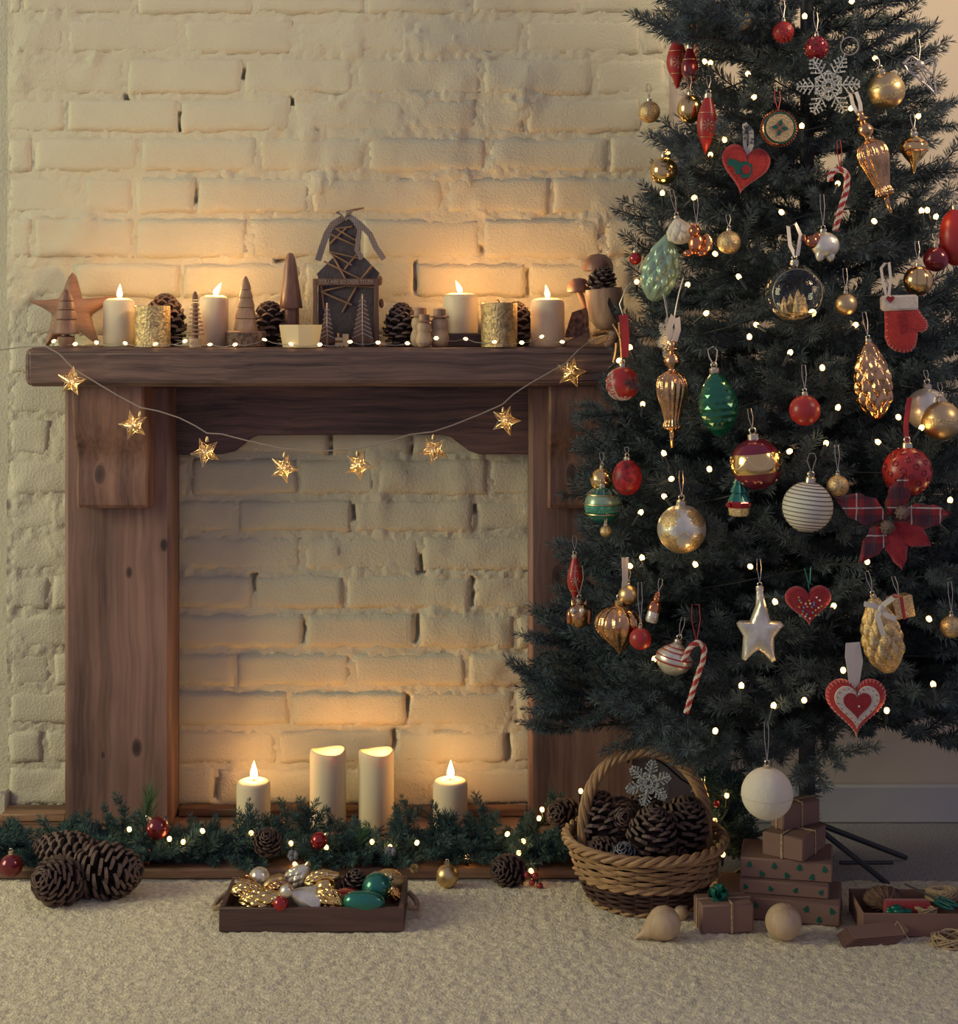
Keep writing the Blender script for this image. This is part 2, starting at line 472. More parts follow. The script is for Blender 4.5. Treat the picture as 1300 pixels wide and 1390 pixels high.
m_ging = stripes('gingham_ribbon', (.52, .46, .38), [('X', 330, .5, (.05, .045, .06), .6, 0), ('Z', 330, .5, (.05, .045, .06), .6, 0)])
m_sack = mat('grey_brown_felt', (.085, .068, .070), .95, var=.2, vscale=60, bump=.4, bscale=200)
m_twig = mat('bare_twig', (.27, .155, .085), .7, var=.3, vscale=40)
m_letter = mat('pale_lettering', (.42, .33, .24), .8)
m_frame = wood('sign_wood', 'Z', (.11, .052, .032), (.24, .12, .075), across=60, along=4)
m_scissor = mat('scissor_steel', (.30, .34, .36), .3, metal=1)
m_brownroll = mat('brown_yarn', (.15, .085, .055), .95, var=.4, vscale=120)
m_purplegold = mat('plum_glass', (.20, .02, .035), .2, metal=.4, coat=.5)
m_rope = mat('tray_rope', (.30, .20, .12), .9, var=.4, vscale=200)
m_bead = [mat('bead_' + n, c, .3) for n, c in (('white', (.7, .65, .55)), ('amber', (.6, .25, .05)), ('blue', (.12, .28, .40)))]
# ================================================================ THE SETTING
WS = CAMD / F                                             # metres per pixel on the wall plane
def wx(px): return (px - 650) * WS
def wz(py): return CAMZ - (py - HZ) * WS
XL, XR = wx(10), wx(905)

ROWS = [1097, 1040, 988, 935, 883, 830, 778, 725, 675, 620, 566, 512, 459, 407, 354, 293, 237, 183, 131, 76, 22, -32, -86, -140, -194]
JOINTS = {1097: [135, 293, 450, 610, 770], 1040: [60, 215, 376, 534, 690, 850], 988: [140, 395, 553, 700, 860], 935: [70, 318, 478, 634, 790],
          883: [140, 413, 566, 700, 860], 830: [70, 345, 467, 641, 800], 778: [150, 411, 572, 730], 725: [80, 322, 480, 645, 800],
          675: [150, 258, 405, 511, 663, 820], 620: [70, 300, 447, 559, 700, 850], 566: [150, 370, 520, 675, 830], 512: [70, 290, 445, 600, 755],
          459: [30, 180, 335, 490, 645, 800], 407: [100, 246, 411, 563, 715, 860], 354: [46, 183, 338, 490, 654, 819], 293: [112, 181, 265, 423, 604, 748, 880],
          237: [46, 190, 350, 500, 661, 825], 183: [90, 244, 396, 552, 648, 713, 869], 131: [171, 330, 480, 655, 804], 76: [90, 248, 400, 556, 711, 871],
          22: [30, 185, 342, 497, 640, 785], -32: [100, 250, 410, 570, 720, 870], -86: [30, 185, 342, 497, 640, 785], -140: [100, 250, 410, 570, 720, 870]}
HOLES = [(244, 152, 177, 6), (396, 133, 142, 5), (265, 256, 275, 4), (330, 94, 106, 6), (563, 355, 396, 5), (715, 366, 402, 5), (480, 686, 706, 8),
         (572, 754, 779, 10), (345, 779, 802, 9), (551, 943, 976, 8), (534, 992, 1018, 6), (690, 998, 1032, 6), (411, 842, 872, 6), (566, 834, 872, 5),
         (641, 783, 822, 5), (645, 686, 697, 9), (293, 1058, 1084, 9), (250, 943, 978, 10), (448, 590, 616, 8), (559, 592, 616, 5), (654, 333, 346, 4),
         (247, 690, 712, 8), (716, 745, 775, 8), (254, 1046, 1070, 6), (171, 127, 138, 5), (380, 350, 356, 12), (468, 1095, 1104, 130), (650, 1093, 1103, 90)]

def patch(x, z):
    # trowelled lumps of plaster that run over bricks and joints (more of it towards the left edge and the centre top)
    p = fbm(x * 5.5 + 3, z * 5.5, 5, 3)
    more = .10 * np.exp(-((x - wx(45)) / .10) ** 2) + .085 * np.exp(-((x - wx(590)) / .16) ** 2 - ((z - wz(130)) / .22) ** 2) + .05 * np.exp(-((x - wx(445)) / .08) ** 2 - ((z - wz(250)) / .15) ** 2)
    k = sstep(.55, .67, p + more)
    return k * (.001 + .0085 * fbm(x * 34, z * 34, 9, 4)) + .004 * sstep(.60, .70, fbm(x * 22 + 7, z * 14, 31, 3)) * sstep(.42, .56, p + more * .5)

xs = np.arange(XL, XR + .004, .004); zs = np.arange(0.0, 1.80, .004)
GX, GZ = np.meshgrid(xs, zs)
rough = fbm(GX * 110, GZ * 110, 3, 4)
GY = .0027 - .0065 * (rough - .5) - .003 * (fbm(GX * 14, GZ * 14, 8, 3) - .5) - patch(GX, GZ)
for (hx, y0, y1, w) in HOLES:
    a = sstep(w / 2 + 1.6, w / 2 - 1.2, np.abs(GX / WS + 650 - hx + 3 * (rough - .5))) if w < 40 else sstep(w / 2, w / 2 - 30, np.abs(GX / WS + 650 - hx)) * (rough > .47)
    yy = HZ + (CAMZ - GZ) / WS
    GY += .026 * a * np.clip(1.6 * fbm(GX * 90, GZ * 60, 77, 2) - .1, 0, 1) * sstep(y0 - 2, y0 + 2, yy) * sstep(y1 + 2, y1 - 2, yy)
wall_back = struct('wall_back', grid_mesh('wall_back', GX, GY, GZ, m_paint))

rb = random.Random(4)
for i in range(len(ROWS) - 1):
    yb, yt = ROWS[i], ROWS[i + 1]
    js = [10] + [j for j in JOINTS[yb]] + [905]
    for a, b_ in zip(js[:-1], js[1:]):
        x0, x1 = wx(a) + .0042, wx(b_) - .0042
        z0, z1 = wz(yb) + .0058, wz(yt) - .0058
        nx = max(4, int((x1 - x0) / .009)); nz = max(4, int((z1 - z0) / .009))
        X, Z = np.meshgrid(np.linspace(x0, x1, nx + 1), np.linspace(z0, z1, nz + 1))
        ed = np.minimum(np.minimum(X - x0, x1 - X), np.minimum(Z - z0, z1 - Z))
        # wander the outline a little
        wob = np.clip(1 - ed / .012, 0, 1)
        X = X + wob * .005 * (fbm(X * 40 + i, Z * 40, 21, 2) - .5) * 2
        Z = Z + wob * .005 * (fbm(X * 40, Z * 40 + i, 22, 2) - .5) * 2
        tilt = rb.uniform(-.002, .002); off = rb.uniform(-.0018, .0009)
        Y = off + tilt * ((X - x0) / (x1 - x0) - .5) + .0031 * np.exp(-ed / .0042) - .0032 * (fbm(X * 26, Z * 26, 11, 3) - .5) - .8 * patch(X, Z)
        # sides running back into the wall
        X = np.pad(X, 1, mode='edge'); Z = np.pad(Z, 1, mode='edge'); Y = np.pad(Y, 1, constant_values=.035)
        struct('brick', grid_mesh('brick', X, Y, Z, m_paint), wall_back)

# smooth plastered wall to either side of the chimney breast
def slab(name, x0, x1, y, z0, z1, m, nx=60, nz=50):
    X, Z = np.meshgrid(np.linspace(x0, x1, nx), np.linspace(z0, z1, nz))
    Y = y - .0025 * (fbm(X * 4, Z * 4, 41, 3) - .5)
    return struct(name, grid_mesh(name, X, Y, Z, m))
slab('wall_right', XR - .002, 2.2, .004, 0, 2.4, m_plaster)
slab('wall_left', -2.0, XL + .002, .010, 0, 2.4, m_paint)
bb = MB(); bb.box(((XR + 2.2) / 2 + .03, -.006, .035), (2.2 - XR - .06, .016, .071), .004)
struct('baseboard_right', bb.mesh('baseboard_right', m_skirt))
bb = MB(); bb.box(((XL - 2.0) / 2 + .004, -.004, .030), (2.0 + XL, .028, .060), .004)
struct('baseboard_left', bb.mesh('baseboard_left', m_paint))

# floor carpet
X, Yg = np.meshgrid(np.linspace(-2.2, 2.4, 330), np.linspace(-2.2, .03, 160))
Z = .0025 * (fbm(X * 60, Yg * 60, 51, 3) - .5)
struct('floor', grid_mesh('floor', X, Yg, Z, m_carpet))

# fleece rug
X, Yg = np.meshgrid(np.arange(-1.05, 1.16, .0045), np.arange(-1.45, -.338, .0045))
ed = np.minimum(np.minimum(X + 1.05, 1.155 - X), np.minimum(Yg + 1.45, -.338 - Yg))
Z = .0105 * np.sqrt(np.clip(1 - (1 - np.clip(ed / .010, 0, 1)) ** 2, 0, 1)) + .0075 * (fbm(X * 130, Yg * 130, 61, 3) - .5) + .003 * (fbm(X * 9, Yg * 9, 62, 2) - .5) - .001
rug = link(bpy.data.objects.new('rug', grid_mesh('rug', X, Yg, Z, m_rug)))
tag(rug, 'cream fleece rug spread in front of the wooden hearth', 'rug')
RUGZ = .0105

# ================================================================ FIREPLACE
FC = -.2315                                               # centre of the surround
HT = .018                                                 # top of the hearth boards
fp = thing('fireplace_surround', 'brown solid wood fireplace surround with thick mantel shelf and curved corbels', 'fireplace', (FC, 0, HT))
def xf(x): return x - FC
SH0, SH1 = -.7865, .3235
mb = MB(); mb.box((xf((SH0 + SH1) / 2), -.0985, .8468 - HT), (SH1 - SH0, .203, .0675), .009)
# rounded shelf edge: second, softer chamfer via bmesh
me = mb.mesh('mantel_shelf', m_shelf, smooth=0)
bm = bmesh.new(); bm.from_mesh(me)
bmesh.ops.bevel(bm, geom=[e for e in bm.edges], offset=.0028, segments=2, affect='EDGES', clamp_overlap=True)
bm.to_mesh(me); bm.free(); me.shade_smooth(); me.set_sharp_from_angle(angle=.6)
part('mantel_shelf', me, None, fp)
for (x0, x1, m) in ((-.7447, -.553, m_legL), (.0900, .2816, m_legR)):
    mb = MB(); mb.box((0, 0, .3965), (x1 - x0, .089, .793), .007)
    o = part('leg', mb, m, fp); o.location = (xf((x0 + x1) / 2), -.0455, 0)
prof = [(-.0895, 0), (-.131, 0), (-.1355, .006), (-.138, .03), (-.1375, .055), (-.134, .072), (-.1335, .085), (-.139, .10), (-.150, .115), (-.160, .132), (-.167, .155), (-.171, .185), (-.172, .217), (-.0895, .217)]
for (x0, x1) in ((-.711, -.585), (.122, .248)):
    n = len(prof); mb = MB(); w = (x1 - x0) / 2
    e = .004
    rings = [(-w, .0), (-w, -e), (-w + e, -e * 2), (w - e, -e * 2), (w, -e), (w, .0)]
    V = []
    for (xx, ins) in ((-w, .004), (-w + .004, 0), (w - .004, 0), (w, .004)):
        V += [(xx, y + (ins if y < -.09 else 0), z) for y, z in prof]
    Fc = [tuple(range(n)), tuple(range(3 * n, 4 * n))[::-1]]
    for k in range(3):
        Fc += [(k * n + j, k * n + (j + 1) % n, (k + 1) * n + (j + 1) % n, (k + 1) * n + j) for j in range(n)]
    mb.add(V, Fc)
    o = part('corbel', mb, m_corbel, fp, smooth=30); o.location = (xf((x0 + x1) / 2), 0, .5955 - HT)
# frieze board with the shallow arch cut out of it
def fz(py): return CAMZ - (py - HZ) * (CAMD - .036) / F - HT
def fx(px): return xf((px - 650) * (CAMD - .036) / F)
arch = [(238, 524), (238, 616), (250, 618), (300, 617), (318, 613), (330, 604), (340, 595), (350, 591.5), (400, 591), (480, 590.5), (560, 590.5), (600, 590.5), (612, 594), (624, 603), (636, 612), (650, 617), (722, 617), (722, 524)]
out = [(fx(a), fz(b)) for a, b in arch]
out[0] = (fx(230), .793); out[1] = (fx(230), out[1][1]); out[-1] = (fx(726), .793); out[-2] = (fx(726), out[-2][1])
mb = MB(); mb.plate(out, -.036, -.008)
me = mb.mesh('frieze_board', m_frieze, smooth=0)
bm = bmesh.new(); bm.from_mesh(me)
bmesh.ops.bevel(bm, geom=[e for e in bm.edges if all(abs(v.co.y + .036) < 1e-5 for v in e.verts)], offset=.003, segments=2, affect='EDGES')
bm.to_mesh(me); bm.free()
part('frieze_board', me, None, fp)

# hearth boards
mb = MB(); mb.box((0, -.157, .0065), (1.50, .310, .019), .004)
single('hearth_board', 'wide brown floor plank along the front of the fireplace', 'plank', mb, m_hearth, (-.40, 0, .0015 + .001))
mb = MB(); mb.box((0, -.019, .0085), (wx(716) - wx(245) - .004, .032, .014), .002)
o = single('hearth_strip', 'narrow wooden strip on the hearth between the fireplace legs against the bricks', 'plank', mb, m_hearth, (wx(480.5), 0, HT - .0005))
mb = MB(); mb.box((0, -.035, .0085), (.118, .06, .014), .002)
single('hearth_strip', 'short wooden strip on the hearth outside the left fireplace leg', 'plank', mb, m_hearth, (-.808, 0, HT - .0005))

# ================================================================ SHARED BUILDERS
def lamp_point(name, parent, loc, power, col, r=.006):
    l = bpy.data.lights.new(name, 'POINT'); l.energy = power; l.color = col; l.shadow_soft_size = r
    o = link(bpy.data.objects.new(name, l)); o.parent = parent; o.location = loc
    return o

def candle(label, px, pt, Y, w, z, lit=True, lean=0, fl=18, power=1.1, recess=False, group='pillar candles'):
    u = U(Y)
    base = Vector(((px - 650) * u, Y, z)); top = CAMZ - (pt - HZ) * u
    h = (top - z); r = w * u / 2
    t = thing('pillar_candle', label, 'candle', base)
    mb = MB()
    if recess:
        pr = [(r * .97, 0), (r, .002), (r, h * .9), (r * 1.0, h - .004), (r * .97, h - .0012), (r * .92, h), (r * .86, h - .001), (r * .80, h - .006), (r * .70, h - .020), (r * .4, h - .028), (1e-5, h - .030)]
        fn = lambda th, i, rr, zz: (rr, zz + (.0028 * math.sin(2 * th + .6) if 3 < i < 8 else 0))
    else:
        pr = [(r * .96, 0), (r, .0015), (r, h * .5), (r, h - .010), (r * .97, h - .006), (r * .88, h - .003), (r * .70, h - .0008), (r * .58, h), (r * .50, h - .0015), (1e-5, h - .003)]
        fn = None
    mb.lathe(pr, 32, fn=fn)
    part('wax', mb, m_wax, t, smooth=60)
    hb = h - (.030 if recess else .003)
    mb = MB(); mb.tube([(0, 0, hb), (.0003, 0, hb + .005), (.001, 0, hb + .009)], .0009, 6)
    part('wick', mb, m_wick, t)
    if lit:
        f = fl * u; mb = MB()
        pf = [(1e-5, 0), (.10, .04), (.155, .16), (.165, .28), (.14, .45), (.09, .66), (.045, .85), (1e-5, 1)]
        mb.lathe([(a * f * 1.25, b * f) for a, b in pf], 14, M=T(.0008, 0, hb + .004) @ RY(lean))
        part('flame', mb, m_flame, t, smooth=180)
        lamp_point('candle_light', t, (.0008 + math.sin(math.radians(lean)) * f * .5, 0, hb + .004 + f * .5 + (.006 if recess else 0)), power, (1.0, .50, .16), .007)
    return t

GA = PI * (3 - math.sqrt(5))
def cone_mesh(name, n=88, asp=.40, open_=1.0, seed=1, tipm=1):
    # pine cone of unit length along +Z, standing on z = 0
    rd = random.Random(seed); core = MB(); sc = MB()
    env = lambda t: asp * (.62 + .38 * math.sin(min(1, t / .38) * PI / 2)) * (1 if t < .38 else math.cos((t - .38) / .62 * PI / 2 * .86) ** .75)
    core.lathe([(max(1e-4, env(i / 10) * .55), .02 + .94 * i / 10) for i in range(11)], 12)
    for k in range(n):
        t = (k + .5) / n; t = t ** .95
        th = k * GA; R = env(t); z = .03 + .93 * t
        w = (.24 * asp / .40) * (R / asp) ** .65 * rd.uniform(.9, 1.1); tk = .040 * (R / asp) ** .5
        up = (-25 + 95 * t) * open_ + rd.uniform(-6, 6)
        L = R * .80
        # plate in local x (out), y (wide), z (thick)
        V = []
        for (x, yw, dz) in ((0, .35, 0), (.55, .85, .0), (.88, 1.0, .10), (1.08, .22, .22)):
            for s in (-1, 1):
                V.append((x * L, s * w / 2 * yw, dz * L * .55 + tk / 2))
        for (x, yw, dz) in ((0, .35, 0), (.55, .85, .0), (.88, 1.0, .06), (1.08, .22, .12)):
            for s in (-1, 1):
                V.append((x * L, s * w / 2 * yw, dz * L * .55 - tk / 2))
        Fc = []; mm = []
        for a in range(3):
            Fc += [(2 * a, 2 * a + 1, 2 * a + 3, 2 * a + 2), (8 + 2 * a, 8 + 2 * a + 2, 8 + 2 * a + 3, 8 + 2 * a + 1),
                   (2 * a, 2 * a + 2, 10 + 2 * a, 8 + 2 * a), (2 * a + 1, 9 + 2 * a, 11 + 2 * a, 2 * a + 3)]
            q = tipm if a == 2 else 0
            mm += [q, 0, q, q]
        Fc.append((6, 7, 15, 14)); mm.append(tipm)
        M = RZ(math.degrees(th)) @ T(R * .24, 0, z - .03) @ RY(-up)
        sc.add(V, Fc, mm, M)
    return core, sc
_cones = {}
def cone_data(kind):
    if kind not in _cones:
        spec = {'fat': dict(n=96, asp=.42, seed=1), 'long': dict(n=120, asp=.30, seed=2), 'open': dict(n=64, asp=.46, open_=1.0, seed=3), 'grey': dict(n=58, asp=.44, seed=4), 'tiny': dict(n=44, asp=.36, seed=5)}[kind]
        c, s = cone_mesh(kind, **spec)
        mats = [m_conebody, m_conegrey if kind == 'grey' else m_conetip]
        _cones[kind] = (c.mesh('cone_core', m_conebody), s.mesh('cone_scales', mats, smooth=30, recalc=True))
    return _cones[kind]
def pine_cone(label, loc, length, axis=(0, 0, 1), kind='fat', group=None, spin=0):
    # loc = centre of the cone
    ax = Vector(axis).normalized()
    q = Vector((0, 0, 1)).rotation_difference(ax)
    t = thing('pine_cone', label, 'pine cone', Vector(loc) - ax * length / 2, group)
    from mathutils import Quaternion
    t.rotation_euler = (q @ Quaternion((0, 0, 1), math.radians(spin))).to_euler()
    t.scale = (length, length, length)
    c, s = cone_data(kind)
    part('core', c, None, t); part('scales', s, None, t, kind='stuff')
    return t

# ================================================================ ON THE MANTEL
MZ = .8807
def M0(px, Y): return Vector(((px - 650) * U(Y), Y, MZ))

# leaning carved star
Y = -.055; u = U(Y)
def star_out(n, R, r, rot=0, cx=0, cz=0):
    return [((R if i % 2 == 0 else r) * math.sin(PI * i / n + rot) + cx, (R if i % 2 == 0 else r) * math.cos(PI * i / n + rot) + cz) for i in range(2 * n)]
def fat_star(u, R, r, th, M, mb, rot=0):
    # faceted five-pointed star with rounded, swollen arms
    o = star_out(5, R, r, rot)
    oo = []
    for i in range(10):
        a, b = Vector(o[i]), Vector(o[(i + 1) % 10])
        oo += [tuple(a.lerp(b, q)) for q in ((.03, .5) if i % 2 == 0 else (.0, .5, .97))]
    mb.pillow(oo, th, M=M, edge=.35)
mb = MB(u)
# traced star silhouette
so = [(96, 368), (100, 372), (104, 385), (109, 402), (112, 404), (135, 402), (153, 400), (155, 402), (152, 406), (138, 414), (124, 424), (122, 428), (126, 442), (134, 464), (132, 467), (124, 461), (110, 450), (97, 446), (84, 452), (70, 462), (64, 468), (62, 466), (66, 450), (71, 430), (69, 424), (55, 415), (40, 409), (38, 407), (42, 406), (60, 406), (79, 404), (85, 392), (91, 374)]
mb.pillow([(a - 97, 468 - b) for a, b in so], 22, edge=.45, cen=(0, 48))
single('wooden_star', 'large brown carved wooden star leaning on the brick wall behind a turned tree', 'star', mb, m_star, M0(97, -.052) + Vector((0, 0, .0005)), rot=(-7, 0, 0))

def turned_tree(label, px, Y, tiers, trunk, mat_, loc=None, foot=None):
    u = U(Y); t = thing('wooden_tree', label, 'decoration', loc or M0(px, Y))
    if foot:
        mb = MB(u); mb.lathe(foot, 24); part('foot', mb, mat_, t)
    mb = MB(u); mb.lathe(tiers, 28); part('cone_tiers', mb, mat_, t)
    if trunk:
        mb = MB(u); mb.lathe(trunk, 16); part('trunk', mb, m_gnome, t)
    return t
turned_tree('brown turned wooden tree with four tiers in front of the carved star', 90, -.165,
            [(1e-4, 18), (17, 18), (18, 20), (16.5, 27), (13.5, 37), (12, 37.6), (14.6, 38), (15, 39.5), (12, 50), (9.5, 50.5), (11.6, 51), (12, 52.5), (9.5, 62), (7.5, 62.5), (9.4, 63), (9.6, 64.5), (5.5, 73), (3.6, 77), (1.5, 79.3), (1e-4, 79.6)],
            [(5, 13), (5, 19)], m_turnd, foot=[(9, 0), (11.5, 10), (11.5, 14), (8, 15.5), (1e-4, 15.5)])
candle('lit ivory pillar candle between the carved star and a gilt candle', 161.5, 405, -.125, 42, MZ, fl=19, lean=2)
def gilt(label, px, Y, w, top):
    u = U(Y); r = w / 2; h = (MZ - (CAMZ - (top - HZ) * u)) / -u
    t = thing('gilt_candle', label, 'candle', M0(px, Y))
    mb = MB(u); mb.lathe([(r - 1, 0), (r, .8), (r, h - .5), (r - .6, h), (r - 3, h - .4), (r - 6, h - 2.2), (1e-4, h - 2.5)], 36); part('wax', mb, m_goldwax, t)
    mb = MB(u); mb.tube([(0, 0, h - 2.5), (0, 0, h + 1.5), (-1.5, 0, h + 3.6), (-3, 0, h + 4.2)], .8, 6); part('wick', mb, m_wick, t)
gilt('unlit gilt pillar candle with mottled sides, standing in front of a round pine cone', 207, -.16, 48, 415)
gilt('unlit gilt pillar candle with curled black wick beside the raised candle', 677.5, -.16, 49, 411)
pine_cone('brown pine cone on the mantel behind the gilt candle near the carved star', M0(223, -.075) + Vector((0, 0, .046)), .092, (.05, 0, 1), 'fat')
pine_cone('dark pine cone with pointed scales on the mantel behind the bark-based wooden tree', M0(365, -.07) + Vector((0, 0, .039)), .078, (.05, -.05, 1), 'open')
pine_cone('dark grey-brown pine cone on the mantel beside the wooden snowmen', M0(545, -.09) + Vector((0, 0, .038)), .076, (0, 0, 1), 'fat', spin=40)
pine_cone('brown pine cone half hidden by the gilt candle beside the raised candle', M0(700, -.075) + Vector((0, 0, .039)), .078, (.05, 0, 1), 'fat', spin=90)

# slatted little tree of stacked discs
Y = -.17; u = U(Y); t = thing('slatted_tree', 'small wooden tree of stacked thin discs on a peg', 'decoration', M0(265, Y))
mb = MB(u); mb.lathe([(8, 0), (8.2, .6), (8.2, 11.5), (7.6, 12)], 20); part('foot', mb, m_pale, t)
mb = MB(u); mb.lathe([(4.2, 12), (3.6, 60)], 12); part('peg', mb, m_turnd, t)
for k in range(9):
    r = 12.4 - k * .95; z = 17 + k * 5.6
    mb = MB(u); mb.lathe([(r - .5, z), (r, z + .4), (r, z + 1.7), (r - .5, z + 2.1)], 22); part('disc', mb, m_turn, t)
mb = MB(u); mb.lathe([(3.2, 65), (4.6, 66), (4, 70), (1.6, 75.5), (1e-4, 76)], 16); part('tip', mb, m_turnd, t)

candle('lit ivory pillar candle with leaning flame behind the slatted wooden tree', 290.5, 401, -.095, 39, MZ, fl=19, lean=28)
# tree on bark slice
Y = -.135; u = U(Y)
mb = MB(u)
single('bark_slice', 'round slice of log with rough bark standing under a wooden tree', 'log slice',
       MB(u).lathe([(25, 0), (27.5, 1), (27, 8), (28, 15), (27.4, 20), (25.5, 21.5), (1e-4, 22)], 30, fn=lambda th, i, r, z: (r * (1 + .03 * math.sin(5 * th) + .02 * math.sin(11 * th + i)), z), mf=lambda i, j: 0 if i < 4 else 1), [m_bark, m_turnd], M0(333, Y))
turned_tree('pale wooden tree with five tiers standing on the bark slice', 333.5, -.135,
            [(1e-4, 0), (16, 0), (16.5, 1), (13.5, 16), (12.4, 16.5), (14.4, 17), (14.8, 18), (11.3, 31), (10.4, 31.5), (12, 32), (12.3, 33), (9, 44), (8.2, 44.5), (9.6, 45), (9.8, 46), (6.6, 55), (5.6, 55.5), (7, 56), (7.1, 57), (6.2, 62), (3.4, 70), (1.2, 74.2), (1e-4, 74.6)],
            None, m_turn, loc=M0(333.5, -.135) + Vector((0, 0, 22 * u - .0004)))
# tall gnome cone
Y = -.085; u = U(Y); t = thing('wooden_gnome', 'tall reddish-brown wooden cone hat on a short peg body', 'decoration', M0(396, Y))
mb = MB(u); mb.lathe([(9, 0), (10, 1), (10.2, 40), (9.6, 53), (8, 54)], 24); part('body', mb, m_gnome, t)
mb = MB(u); mb.lathe([(8, 52), (15.2, 51.5), (15.8, 53), (13.8, 68), (11, 88), (8.6, 108), (6.4, 120), (3.6, 126), (1e-4, 127.6)], 28, M=RY(-1.0)); part('hat', mb, m_gnome, t)
# fluted glass votive
Y = -.165; u = U(Y)
mb = MB(u)
pr = [(23.5, 0), (24.5, .8), (29, 29), (29, 30.5), (27, 30.5), (23, 4), (1e-4, 3.5)]
mb.lathe(pr, 8, fn=lambda th, i, r, z: (r, z))
single('votive_glass', 'small pale faceted glass tea light holder on the mantel edge', 'candle holder', mb, m_glassv, M0(408, Y), smooth=15)

# ---- twig-wrapped house with sign
Y = -.10; u = U(Y); t = thing('twig_house', 'grey felt house wrapped in twigs, checked ribbon on top and a lettered sign bar', 'decoration', M0(471, Y))
def hx(px): return px - 471
def hz(py): return 470.5 - py
bo = [(432, 470), (432, 376), (430, 372), (452, 350), (447, 340), (447, 322), (455, 304), (462, 298), (478, 298), (486, 306), (488, 322), (488, 344), (500, 356), (514, 370), (512, 378), (512, 470)]
mb = MB(u); mb.plate([(hx(a), hz(b)) for a, b in bo], -3, 18); part('body', mb, m_sack, t)
def twig(pts, r=1.5, y=-4.6, seed=0):
    P_ = [Vector((hx(a), y + .7 * math.sin(i * 2.1 + seed), hz(b))) for i, (a, b) in enumerate(pts)]
    return MB(u).tube(P_, r, 7)
for k, pts in enumerate([[(455, 311), (478, 308)], [(455, 310), (486, 328)], [(448, 318), (484, 334)], [(470, 310), (447, 332)], [(447, 342), (488, 351)], [(449, 344), (478, 360)], [(440, 355), (490, 379)], [(452, 347), (470, 380)], [(505, 361), (490, 380)], [(484, 346), (468, 366)],
                        [(436, 396), (470, 388), (508, 390)], [(436, 396), (478, 414)], [(486, 386), (465, 424)], [(437, 388), (440, 420)]]):
    part('twig', twig(pts, 1.25 if k < 6 else 1.45, -4.6 - .9 * (k % 3), k), m_twig, t)
for px in (428.5, 511.5):
    mb = MB(u); mb.box((hx(px), -9, 44.5), (6, 6, 89), .6); part('post', mb, m_frame, t)
mb = MB(u); mb.box((0, -9, hz(383)), (91, 5, 9), .6); bar = part('sign_bar', mb, m_frame, t)
cu = bpy.data.curves.new('lettering', 'FONT'); cu.body = 'YOU ARE SO DEER TO ME'; cu.size = 7.6 * u; cu.align_x = 'CENTER'; cu.align_y = 'CENTER'; cu.extrude = .25 * u
to = bpy.data.objects.new('lettering', cu); COL.objects.link(to)
bpy.context.view_layer.update()
tm = bpy.data.meshes.new_from_object(to); bpy.data.objects.remove(to)
w_ = max(v.co.x for v in tm.vertices) - min(v.co.x for v in tm.vertices)
tm.transform(T(0, -11.75 * u, hz(383) * u) @ RX(90) @ SC(74 * u / w_, 1, 1)); tm.materials.clear(); tm.materials.append(m_letter)
part('lettering', tm, None, bar)
def rib(pts, w=9):
    return MB(u).ribbon([(hx(a), y, hz(b)) for a, b, y in pts], w, .5, wdir=(1, .35, .25))
part('ribbon', rib([(466, 296, -5), (452, 305, -8), (444, 318, -8), (437, 338, -7), (432, 354, -6)]), m_ging, t)
part('ribbon', rib([(470, 293, -5), (480, 297, -9), (489, 312, -10), (487, 325, -9), (485, 340, -10), (492, 352, -9)], 7), m_ging, t)
part('ribbon', rib([(474, 294, -2), (488, 304, -2), (502, 318, 0), (510, 336, 1), (521, 352, 2)], 8), m_ging, t)
mb = MB(u)
for a, s in ((0, 1), (1, -1)):
    mb.ribbon([(hx(468) + s * 9 * math.sin(q * PI), -6 - 3 * math.sin(q * 2 * PI), hz(297) + 11 * math.sin(q * PI) * (1 - q * .4)) for q in [i / 8 for i in range(9)]], 6, .5, wdir=(.3, 1, 0))
mb.tube([(hx(470), -4, hz(300)), (hx(471), -4, hz(290)), (hx(476), -4, hz(284))], 1.2, 6)
part('bow', mb, m_ging, t)
part('twig_tip', MB(u).tube([(hx(470), -3, hz(287)), (hx(482), -4, hz(285)), (hx(494), -3, hz(282.5))], [1.2, 1.7, 1.1], 6), m_twig, t)
# hearts hanging at the side of the frame
for (a, b, s) in ((516, 381, 4.6), (518, 412, 4.4)):
    mb = MB(u); mb.ball((hx(a), -4, hz(b)), s, 10, 8, sc=(.8, .6, 1.5)); part('bell', mb, m_gnome, t)

def etched_tree(label, px, top, bot, w, Y):
    u = U(Y); t = thing('bark_tree', label, 'decoration', M0(px, Y)); h = 470.8 - top
    mb = MB(u); mb.plate([(-w * .55, 6), (-w * .3, h * .5), (-2, h), (2, h), (w * .3, h * .5), (w * .55, 6), (3, 6), (3, 0), (-3, 0), (-3, 6)], -1.2, 1.8); part('panel', mb, m_frame, t)
    mb = MB(u); mb.tube([(0, -1.6, 2), (0, -1.6, h)], .7, 5)
    n = 9 if w > 20 else 7
    for k in range(n):
        z = 12 + (h - 16) * k / n; ww = w / 2 * (1 - .72 * k / n)
        for s in (-1, 1):
            mb.tube([(0, -1.6, z + ww * .5), (s * ww, -1.6, z)], .65, 5)
    part('branch_lines', mb, m_silverwire, t)
etched_tree('tall flat wooden tree with pale branch lines in front of the twig house', 492, 399, 458, 28, -.135)
etched_tree('short flat wooden tree with pale branch lines beside the glass votive', 444, 411, 460, 19, -.135)
